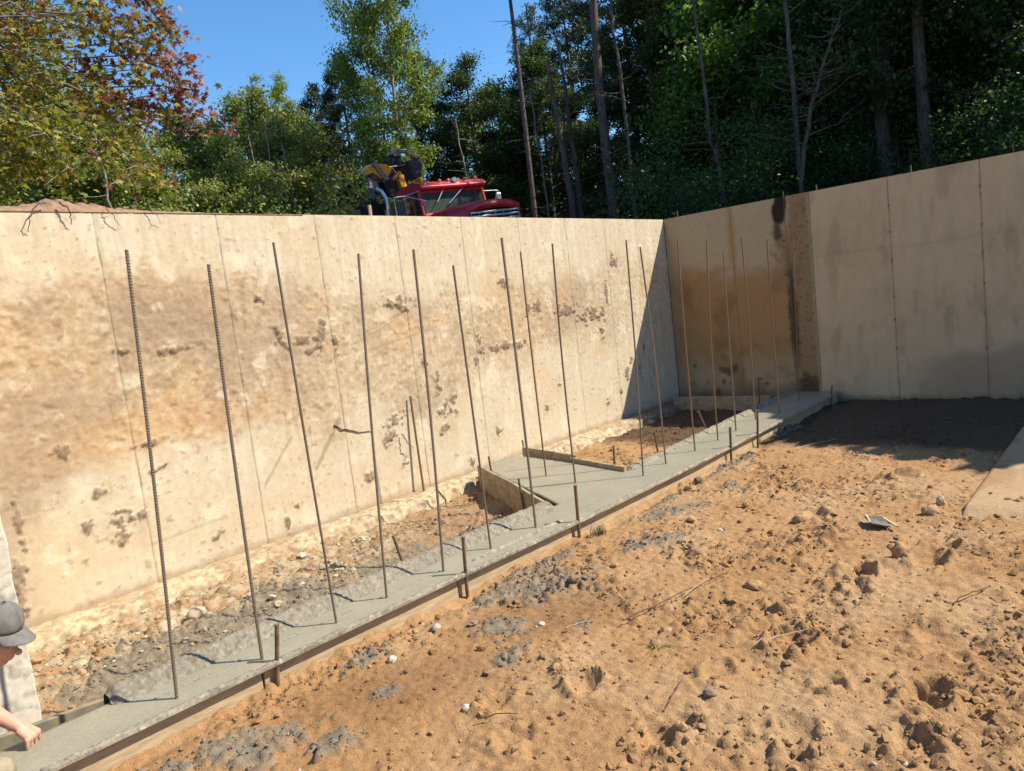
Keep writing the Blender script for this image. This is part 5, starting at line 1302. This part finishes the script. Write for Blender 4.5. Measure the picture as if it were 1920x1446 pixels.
for (a, b) in [((-W0 + .03, -.015, 1.96), (-W0 + .03, .075, 2.55)), ((W0 - .03, -.015, 1.96), (W0 - .03, .075, 2.55)), ((-W0 + .03, -.015, 1.975), (W0 - .03, -.015, 1.975)), ((-W0 + .03, .075, 2.54), (W0 - .03, .075, 2.54))]:
    sl_.tube([a, b], .014, 6)
sl_.build('seal', M['black'], ws)
for sx in (-1, 1):
    MB().box((sx * (W0 - .01), .32, 2.24), (.012, .30, .60)).build('quarter_window', M['glass'], truck)
    d = MB().box((sx * (W0 + .012), .95, 1.42), (.03, .80, .84)).build('door', M['red'], truck, bevel=.02)
    MB().box((sx * (W0 - .01), .95, 2.24), (.012, .80, .60)).build('door_window', M['glass'], d)
    MB().box((sx * (W0 + .04), 1.25, 1.55), (.02, .14, .03)).build('handle', M['chrome'], d)
MB().box((0, 1.40, 2.30), (1.2, .012, .42)).build('rear_window', M['glass'], truck)
s_ = MB(); s_.box((-.5, 1.0, 1.85), (.5, .5, .15)); s_.box((-.5, 1.22, 2.12), (.5, .12, .5)); s_.box((.5, 1.0, 1.85), (.5, .5, .15)); s_.box((.5, 1.22, 2.12), (.5, .12, .5))
s_.build('seat', M['seat'], truck, bevel=.04)
# hood
hp = [(-1.95, 1.0), (-1.95, 1.72), (-1.90, 1.84), (-1.80, 1.875), (-.05, 2.00), (-.05, 1.0)]
hd = MB(); n = 11
V = []
for j, yy in enumerate(np.linspace(-1.93, -.02, 7)):
    t = j / 6; hw = .80 + .10 * t; zt = 1.90 + .09 * t + (-.03 if j == 0 else 0)
    for i in range(n):
        a = -1 + 2 * i / (n - 1); V.append((hw * a * (1 if abs(a) < .95 else 1), yy, zt - .10 * abs(a) ** 4 + .05 * (1 - a * a)))
    V = V
V = np.array(V).reshape(7, n, 3); lo = V.copy(); 
hd.add(V.reshape(-1, 3), grid_faces(7, n))
for side_ in (0, n - 1):
    top = V[:, side_, :]; bot = top.copy(); bot[:, 2] = 1.05; hd.add(np.stack([top, bot], 1).reshape(-1, 3), grid_faces(7, 2))
fr = V[0]; b2 = fr.copy(); b2[:, 2] = fr[:, 2] - .20; hd.add(np.stack([fr, b2], 1).reshape(-1, 3), grid_faces(n, 2))
ho = hd.build('hood', M['red'], truck, smooth=True)
m_ = ho.modifiers.new('thick', 'SOLIDIFY'); m_.thickness = .012
grl = MB().box((0, -1.90, 1.33), (1.5, .04, .70)).build('grille', M['black'], truck)
for k in range(6): MB().box((0, -1.94, 1.63 - k * .10), (1.52, .03, .042)).build('grille_bar', M['chrome'], grl, bevel=.004)
for xx in np.linspace(-.75, .75, 7): MB().box((xx, -1.935, 1.33), (.03, .025, .66)).build('grille_post', M['midgrey'], grl)
for sx in (-1, 1):
    MB().prism([(-1.9, .75), (-1.85, 1.15), (-1.6, 1.32), (-1.0, 1.34), (-.6, 1.1), (-.5, .7), (-.75, .7), (-.85, .95), (-1.15, 1.05), (-1.45, .98), (-1.6, .75)], sx * .80, sx * 1.15).build('fender', M['red'], truck)
    hl = MB().box((sx * .98, -1.93, 1.05), (.22, .05, .2)).build('headlight', M['chrome'], truck, bevel=.02)
    for yy in (-1.15, 3.0, 4.3):
        w_ = MB().tube([(sx * .82, yy, .5), (sx * 1.12, yy, .5)], .5, 24).build('wheel', M['black'], truck); MB().tube([(sx * 1.10, yy, .5), (sx * 1.13, yy, .5)], .26, 16).build('rim', M['midgrey'], w_)
MB().box((0, -2.05, .65), (2.3, .18, .32)).build('bumper', M['chrome'], truck, bevel=.03)
MB().box((-.42, 2.0, .9), (.1, 7.6, .22)).box((.42, 2.0, .9), (.1, 7.6, .22)).build('chassis_rail', M['darkgrey'], truck)
MB().box((0, 4.2, 1.25), (2.3, 4.0, .15)).build('flatbed', M['midgrey'], truck)
for x_ in (-.86, -.40, -.12, .42, .78):
    l_ = MB().ball((x_, -.02, 2.82), (.05, .05, .055), 10, 6).build('roof_light', M['amber'], truck, smooth=True); MB().tube([(x_, -.02, 2.74), (x_, -.02, 2.79)], .045, 10).build('light_base', M['chrome'], l_)
hn = MB().tube([(.05, -.1, 2.82), (.05, .35, 2.86)], [.07, .025], 12).tube([(.2, -.05, 2.81), (.2, .3, 2.85)], [.055, .02], 12).build('air_horn', M['chrome'], truck, smooth=True)
for (a, b) in [((-.30, -.02, 2.62), (-.62, -.10, 2.24)), ((.38, -.02, 2.64), (-.25, -.10, 2.18))]:
    w_ = MB().tube([a, b], .012, 6).build('wiper', M['chrome'], truck); MB().tube([b, (b[0] - .10, b[1] + .015, b[2] - .10)], .012, 6).build('wiper_blade', M['black'], w_)
# mirrors
mr = MB(); x0 = -1.42
mr.tube([(x0, .25, 2.52), (x0 - .02, .22, 2.50), (x0 - .02, .22, 1.55), (x0, .25, 1.52)], .016, 6); mr.tube([(x0 - .32, .25, 2.50), (x0 - .34, .22, 2.46), (x0 - .34, .22, 1.55)], .016, 6)
mr.tube([(x0 - .34, .23, 2.50), (x0, .23, 2.52)], .016, 6); mr.tube([(x0, .25, 2.52), (-W0, .05, 2.60)], .014, 6); mr.tube([(x0, .25, 2.52), (-W0 + .1, -.05, 2.30)], .014, 6); mr.tube([(x0, .25, 2.50), (-W0, .4, 2.62)], .012, 6); mr.tube([(x0, .25, 1.55), (-W0, .3, 1.5)], .014, 6)
mo = mr.build('mirror_frame', M['chrome'], truck); MB().box((x0 - .17, .24, 2.1), (.26, .05, .66)).build('mirror', M['darkgrey'], mo, bevel=.02)
mr = MB(); x0 = W0
mr.tube([(x0, .05, 2.46), (x0 + .42, -.02, 2.44), (x0 + .5, -.02, 2.40), (x0 + .52, -.02, 1.9)], .015, 6).tube([(x0 + .42, -.02, 2.44), (x0 + .25, -.05, 1.95)], .012, 6).tube([(x0 + .40, -.02, 2.40), (x0 + .40, -.02, 1.9)], .012, 6)
mo = mr.build('mirror_frame', M['chrome'], truck); MB().box((x0 + .46, -.03, 2.15), (.14, .05, .42)).build('mirror', M['chrome'], mo, bevel=.02)
MB().tube([(-1.28, 1.72, 1.3), (-1.26, 1.75, 2.3), (-1.24, 1.78, 2.72), (-1.32, 1.85, 2.95), (-1.48, 1.95, 3.08), (-1.62, 2.0, 3.12)], [.07, .07, .065, .065, .065, .065], 12).build('exhaust_pipe', M['chrome'], truck, smooth=True)
# crane: column, boom, elbow, jib, hoses, operator box, grapple
def quadplate(pts, dy0, dy1):
    return np.array([tl(x, dy0, z) for x, z in pts] + [tl(x, dy1, z) for x, z in pts])
def plate(mb, pts, dy0, dy1):
    n = len(pts); V = quadplate(pts, dy0, dy1); mb.add(V, [[i, (i + 1) % n, n + (i + 1) % n, n + i] for i in range(n)])
    for k, c in ((0, V[:n].mean(0)), (n, V[n:].mean(0))): mb.add(np.vstack([V[k:k + n], c]), [[i, (i + 1) % n, n] for i in range(n)])
    return mb
def P_(pts, dy0, dy1, name, mat, parent, bev=.015): return plate(MB(), pts, dy0, dy1).build(name, M[mat], parent, bevel=bev)
cr = MB().box(tl(-.05, 2.7, 1.9), (.5, .5, 1.7)).build('crane_column', M['yellow'], truck, bevel=.03)
P_([(-1.25, 3.50), (-1.18, 3.68), (-.98, 3.84), (-.40, 3.82), (-.27, 3.70), (-.33, 3.58), (-.52, 3.38), (-.70, 3.40), (-.9, 3.50)], 2.45, 2.75, 'crane_elbow', 'yellow', truck)
P_([(-.98, 3.87), (-.82, 3.87), (-.66, 3.62), (-.44, 3.38), (-.60, 3.33), (-.86, 3.62)], 2.40, 2.44, 'elbow_link', 'midgrey', truck, .01)
P_([(-1.22, 3.50), (-1.02, 3.58), (-.72, 3.34), (-.60, 3.36), (-.58, 3.28), (-.85, 3.30)], 2.41, 2.46, 'elbow_rim', 'black', truck, .01)
MB().tube([tl(-.90, 2.36, 3.79), tl(-.90, 2.42, 3.79)], .075, 14).build('pivot_pin', M['midgrey'], truck)
P_([(-1.20, 3.45), (-1.02, 3.48), (-.86, 3.22), (-.78, 3.02), (-.90, 2.90), (-1.06, 2.80), (-1.12, 3.05)], 2.48, 2.72, 'lower_link', 'midgrey', truck)
MB().tube([tl(-1.0, 2.44, 3.0), tl(-1.0, 2.50, 3.0)], .05, 12).build('pivot_pin', M['black'], truck)
P_([(-.35, 3.60), (-.1, 3.60), (.02, 3.2), (-.02, 2.9), (-.45, 2.9), (-.62, 3.3)], 2.55, 2.85, 'crane_boom', 'black', truck)
P_([(-.10, 3.42), (.02, 3.55), (.12, 3.50), (.20, 3.10), (-.02, 3.08)], 2.40, 2.6, 'boom_foot', 'yellow', truck)
P_([(.62, 3.36), (.76, 3.42), (.95, 3.22), (.82, 3.15)], 2.30, 2.5, 'boom_rest', 'yellow', truck); P_([(-.15, 3.42), (-.02, 3.42), (-.03, 3.56), (-.09, 3.6)], 2.3, 2.4, 'valve_bracket', 'yellow', truck)
P_([(-.06, 3.55), (-.08, 4.02), (.10, 4.20), (.40, 4.24), (.50, 3.95), (.45, 3.45), (.2, 3.3)], 2.75, 3.0, 'jib', 'black', truck, .03)
P_([(.53, 3.96), (1.12, 4.11), (1.06, 3.56), (.92, 3.42), (.80, 3.44), (.66, 3.48)], 2.55, 2.95, 'control_box', 'darkgrey', truck, .03)
P_([(.08, 4.20), (.20, 4.30), (.42, 4.34), (.50, 4.26), (.36, 4.16), (.2, 4.12)], 2.7, 2.9, 'jib_cap', 'midgrey', truck)
P_([(.30, 3.9), (.62, 3.95), (.70, 3.5), (.45, 3.3), (.25, 3.35)], 2.7, 2.8, 'valve_block', 'black', truck)
for k, (hh, xx) in enumerate([(4.34, .95), (4.30, .98), (4.26, .90)]):
    MB().tube([tl(.38, 2.65 + .04 * k, 4.30 - .03 * k), tl(.62, 2.62 + .04 * k, hh - .02), tl(.82, 2.6 + .04 * k, hh - .12), tl(xx, 2.6 + .04 * k, 4.04)], .018, 6).build('hose', M['chrome' if k < 2 else 'black'], truck, smooth=True)
for k in range(5):
    MB().tube([tl(-.85 - .04 * k, 2.4, 3.02), tl(-.80 - .06 * k, 2.35, 2.85), tl(-.92 - .05 * k, 2.33, 2.66), tl(-.72 - .03 * k, 2.36, 2.50)], .014, 5).build('hose', M['black'], truck, smooth=True)
MB().tube([tl(-.32, 2.38, 3.72), tl(.06, 2.4, 3.32)], .016, 6).build('boom_stay', M['chrome'], truck); MB().tube([tl(-.25, 2.68, 3.78), tl(.5, 2.66, 3.86)], .02, 6).build('hose_rail', M['midgrey'], truck)
gp = MB()
for k, a in enumerate((-.5, -.2, .1, .4)):
    gp.tube([tl(-1.08 + a * .3, 2.5 + .1 * k, 2.78), tl(-1.1 + a * .9, 2.5 + .1 * k, 2.55), tl(-1.1 + a * 1.0, 2.5 + .1 * k, 2.2), tl(-1.08 + a * .7, 2.5, 1.95)], [.10, .17, .17, .07], 8)
gp.build('grapple', M['black'], truck, smooth=True)
lg = MB().box((0, 0, 0), (.5, .5, .12)).build('stacked_timber', M['deadwood'], loc=(14.88 - 1.02, 14.82 + 3.5, 5.12)); lg.data.materials[0] = M['deadwood']
lg.location = (13.83, 18.3, 5.09); tag(lg, 'weathered timber block behind the truck left of the grapple', 'timber')
MB().box((0, 0, -1.27), (.34, .34, 2.42)).build('support_post', M['deadwood'], lg)
o = MB().tube([(0, 0, 0), (.005, 0, .32)], .018, 6).build('survey_stake', M['slat'], loc=(4.62, 5.98, 2.6)); tag(o, 'pale wooden stake standing behind the old wall left of the truck', 'stake')

# ------------------------------------------------------------------ crouching worker at the left edge
def skinm():
    m, nt, p = new_mat('skin')
    geo = nt.nodes.new('ShaderNodeNewGeometry'); sx = nt.nodes.new('ShaderNodeSeparateXYZ'); nt.links.new(geo.outputs['Position'], sx.inputs[0])
    n = noise_node(nt, 60, 4)
    a = nt.nodes.new('ShaderNodeMath'); a.operation = 'MULTIPLY_ADD'; a.inputs[1].default_value = .05; nt.links.new(n.outputs[0], a.inputs[0]); nt.links.new(sx.outputs[2], a.inputs[2])
    f = levels(nt, a.outputs[0], .128, .175)
    c = ramp_mix(nt, f, (.26, .24, .19), (.60, .30, .195)); nt.links.new(c, p.inputs['Base Color'])
    p.inputs['Roughness'].default_value = .55; p.inputs['Subsurface Weight'].default_value = .1; p.inputs['Subsurface Radius'].default_value = (.01, .004, .002)
    add_bump(nt, p, n.outputs[0], .0006); return m
M['skin'] = skinm()
M['cap'] = simple('grey_cap_cloth', (.13, .125, .115), (.22, .205, .18), 26, .97, .0015, 350, lo=.3, hi=.75, spec=.1)
M['capdark'] = simple('dark_cap_underside', (.06, .06, .055), (.08, .08, .07), 14, .9)
M['hair'] = simple('light_brown_hair', (.34, .19, .09), (.22, .12, .05), 60, .7, .001, 200, stretch=(1, 1, 5))
M['shirt'] = simple('dusty_shirt', (.16, .16, .15), (.11, .11, .10), 9, .95, .002, 60)
M['pants'] = simple('dusty_work_trousers', (.33, .27, .18), (.20, .155, .10), 10, .95, .003, 40)
M['boot'] = simple('dark_boot', (.05, .035, .025), (.10, .07, .05), 20, .8)
person = empty('person', (0.15, 3.85, 0.1)); tag(person, 'worker in a grey baseball cap bending over the wet footing, one bare forearm reaching down', 'person')
PO = np.array([0.15, 3.85, 0.1])
def organic(name, parts, mat, vox, sm=4):
    mb = MB()
    for p in parts:
        if p[0] == 't': 
            P = np.array(p[1], float) - PO; r = p[2]; n = p[3] if len(p) > 3 else 12
            mb.tube(P, r, n)
            for q, rr in zip(P, r): mb.ball(q, rr, 12, 8)
        else: mb.ball(np.array(p[1]) - PO, p[2], 18, 12)
    o = mb.build(name, mat, person, smooth=True)
    m = o.modifiers.new('remesh', 'REMESH'); m.mode = 'VOXEL'; m.voxel_size = vox; m.use_smooth_shade = True
    s = o.modifiers.new('smooth', 'SMOOTH'); s.factor = .6; s.iterations = sm
    return o
Fd = np.array([.56, -.62, -.50]); Fd /= np.linalg.norm(Fd); Sd = np.cross(Fd, [0, 0, 1.]); Sd /= np.linalg.norm(Sd); Ud = np.cross(Sd, Fd)
HC = np.array([.597, 3.872, .578])
def hp(f, s, u): return HC + Fd * f + Sd * s + Ud * u
sh = np.array([.36, 4.02, .50]); pel = np.array([-.08, 4.0, .46])
E = np.array([.455, 3.87, .33]); Wr = np.array([.585, 3.685, .205])
parts = [('b', hp(0, 0, .035), (.088, .088, .098)), ('b', hp(.048, 0, -.035), (.068, .066, .078)), ('b', hp(.072, 0, -.105), (.036, .036, .03)),
         ('t', [hp(.105, 0, .01), hp(.136, 0, -.035), hp(.112, 0, -.045)], [.010, .015, .012]), ('b', hp(.108, 0, -.07), (.018, .022, .010)), ('b', hp(.106, 0, -.082), (.016, .02, .009)),
         ('b', hp(-.005, .088, -.01), (.014, .012, .028)), ('b', hp(-.005, -.088, -.01), (.014, .012, .028)),
         ('t', [hp(-.03, 0, -.06), sh + [.06, -.02, .03]], [.06, .065]),
         ('t', [sh + [.06, 0, 0], (sh + pel) / 2, pel], [.13, .14, .15]),
         ('t', [sh + [-.02, .14, .0], sh + [.1, -.14, -.01]], [.075, .07]),
         ('t', [sh + [.1, -.14, -.01], E], [.052, .042]), ('t', [E, E * .45 + Wr * .55 + [0, 0, .004], Wr], [.043, .036, .026])]
kn = Wr + (np.array([.625, 3.64, .155]) - Wr)
pd = (kn - Wr) / np.linalg.norm(kn - Wr); side_d = np.cross(pd, [0, 0, 1.]); side_d /= np.linalg.norm(side_d); dn = np.cross(side_d, pd)
if dn[2] > 0: dn = -dn
parts += [('t', [Wr, Wr + pd * .035, kn], [.025, .022, .018]), ('t', [Wr + pd * .03 + side_d * .018, kn + side_d * .024], [.018, .017]), ('t', [Wr + pd * .03 - side_d * .018, kn - side_d * .024], [.018, .017])]
for k, (off, L) in enumerate([(.038, .85), (.014, 1.0), (-.012, .95), (-.037, .75)]):
    a0 = kn + side_d * off; a1 = a0 + (pd * .55 + dn * .8) * .046 * L; a2 = a1 + (pd * -.1 + dn * .95) * .032 * L; a3 = a2 + (pd * -.6 + dn * .7) * .024 * L
    parts.append(('t', [a0, a1, a2, a3], [.0100, .0090, .0082, .007], 10))
th0 = Wr + pd * .02 - side_d * .026; th1 = th0 + (pd * .5 - side_d * .5 + dn * .5) * .035; th2 = th1 + (pd * .7 + dn * .6) * .03
parts.append(('t', [th0, th1, th2], [.015, .012, .0095], 10))
# far arm resting on the thigh, legs
parts += [('t', [sh + [-.02, .14, 0], [.12, 3.95, .30], [.28, 3.72, .26]], [.052, .043, .028]), ('b', (.31, 3.69, .25), (.045, .04, .02)),
          ('t', [pel + [.05, -.08, -.05], [.40, 3.50, .16]], [.09, .06]), ('t', [[.40, 3.50, .12], [.05, 3.58, .08]], [.055, .04]), ('t', [pel + [0, .12, -.05], [.22, 4.1, .14], [-.15, 4.15, .08]], [.09, .06, .04])]
for k in range(4): parts.append(('t', [(.325, 3.68 + .018 * (k - 1.5), .25), (.37, 3.66 + .02 * (k - 1.5), .235), (.385, 3.66 + .02 * (k - 1.5), .21)], [.010, .009, .008], 8))
organic('body', parts, M['skin'], .004, 2)
organic('shirt', [('t', [sh + [.065, 0, .012], (sh + pel) / 2 + [0, 0, .01], pel + [0, 0, .01]], [.145, .155, .165]), ('t', [sh + [-.02, .15, .0], sh + [.1, -.15, -.01]], [.088, .083]), ('t', [sh + [.1, -.14, -.01], sh * .35 + E * .65 + [.035, -.05, 0]], [.07, .064]), ('t', [sh + [-.02, .14, 0], [.14, 3.99, .37]], [.07, .062])], M['shirt'], .01, 3)
organic('trousers', [('t', [pel + [-.02, 0, 0], pel + [.05, -.08, -.05], [.34, 3.58, .21], [.455, 3.50, .125]], [.15, .115, .085, .075]), ('t', [[.45, 3.50, .105], [.2, 3.55, .08], [.02, 3.58, .07]], [.072, .06, .055]), ('t', [pel + [0, .12, -.05], [.24, 4.1, .15], [-.15, 4.15, .08]], [.12, .08, .06])], M['pants'], .01, 3)
organic('boot', [('t', [(.02, 3.58, .06), (-.10, 3.60, .05), (-.14, 3.60, -.02)], [.05, .05, .04])], M['boot'], .01); organic('boot', [('t', [(-.15, 4.15, .06), (-.26, 4.15, .05), (-.3, 4.15, -.04)], [.05, .05, .04])], M['boot'], .01)
# hair below the cap
organic('hair', [('b', hp(-.03, 0, .0), (.088, .091, .078)), ('t', [hp(-.02, .083, .0), hp(.012, .086, -.025)], [.016, .008]), ('t', [hp(-.02, -.083, .0), hp(.012, -.086, -.025)], [.016, .008]), ('t', [hp(-.07, .05, -.04), hp(-.07, -.05, -.04)], [.035, .035])], M['hair'], .005, 2)
for s2 in (-1, 1):
    MB().ball(hp(.106, s2 * .030, -.008) - PO, .0115, 10, 8).build('eye', M['scum'], person, smooth=True)
# cap: six-panel dome, seams, curved brim
V = []; nu, nv = 25, 12
for j in range(nv):
    b = (j / (nv - 1)) * math.pi / 2 * 1.02
    for i in range(nu):
        a = 2 * math.pi * i / (nu - 1); sm_ = 1 - .012 * (abs(math.sin(a * 3)) < .15)
        V.append(hp(math.cos(a) * .106 * math.cos(b) * sm_, math.sin(a) * .098 * math.cos(b) * sm_, .050 + .103 * math.sin(b) * (1 + .05 * math.cos(a)) + .006 * math.cos(a)) - PO)
cp = link('cap', mesh_arrays('cap', V, grid_faces(nv, nu), mats=[M['cap']]), person)
s_ = cp.modifiers.new('thick', 'SOLIDIFY'); s_.thickness = .003
V = []
for j in range(9):
    t = j / 8
    for i in range(17):
        a = math.radians(-62 + 124 * i / 16); rr = 1
        f = math.cos(a) * .100 + t * .078 * (math.cos(a) ** .6); s3 = math.sin(a) * .096 * (1 - .06 * t)
        V.append(hp(f, s3, .052 - .012 * t - (s3 / .09) ** 2 * .022 * (.3 + t)) - PO)
br = link('brim', mesh_arrays('brim', V, grid_faces(9, 17), mats=[M['cap']]), cp); s_ = br.modifiers.new('thick', 'SOLIDIFY'); s_.thickness = .004
bt = MB().ball(hp(0, 0, .150) - PO, .008, 10, 6).build('cap_button', M['capdark'], cp, smooth=True)
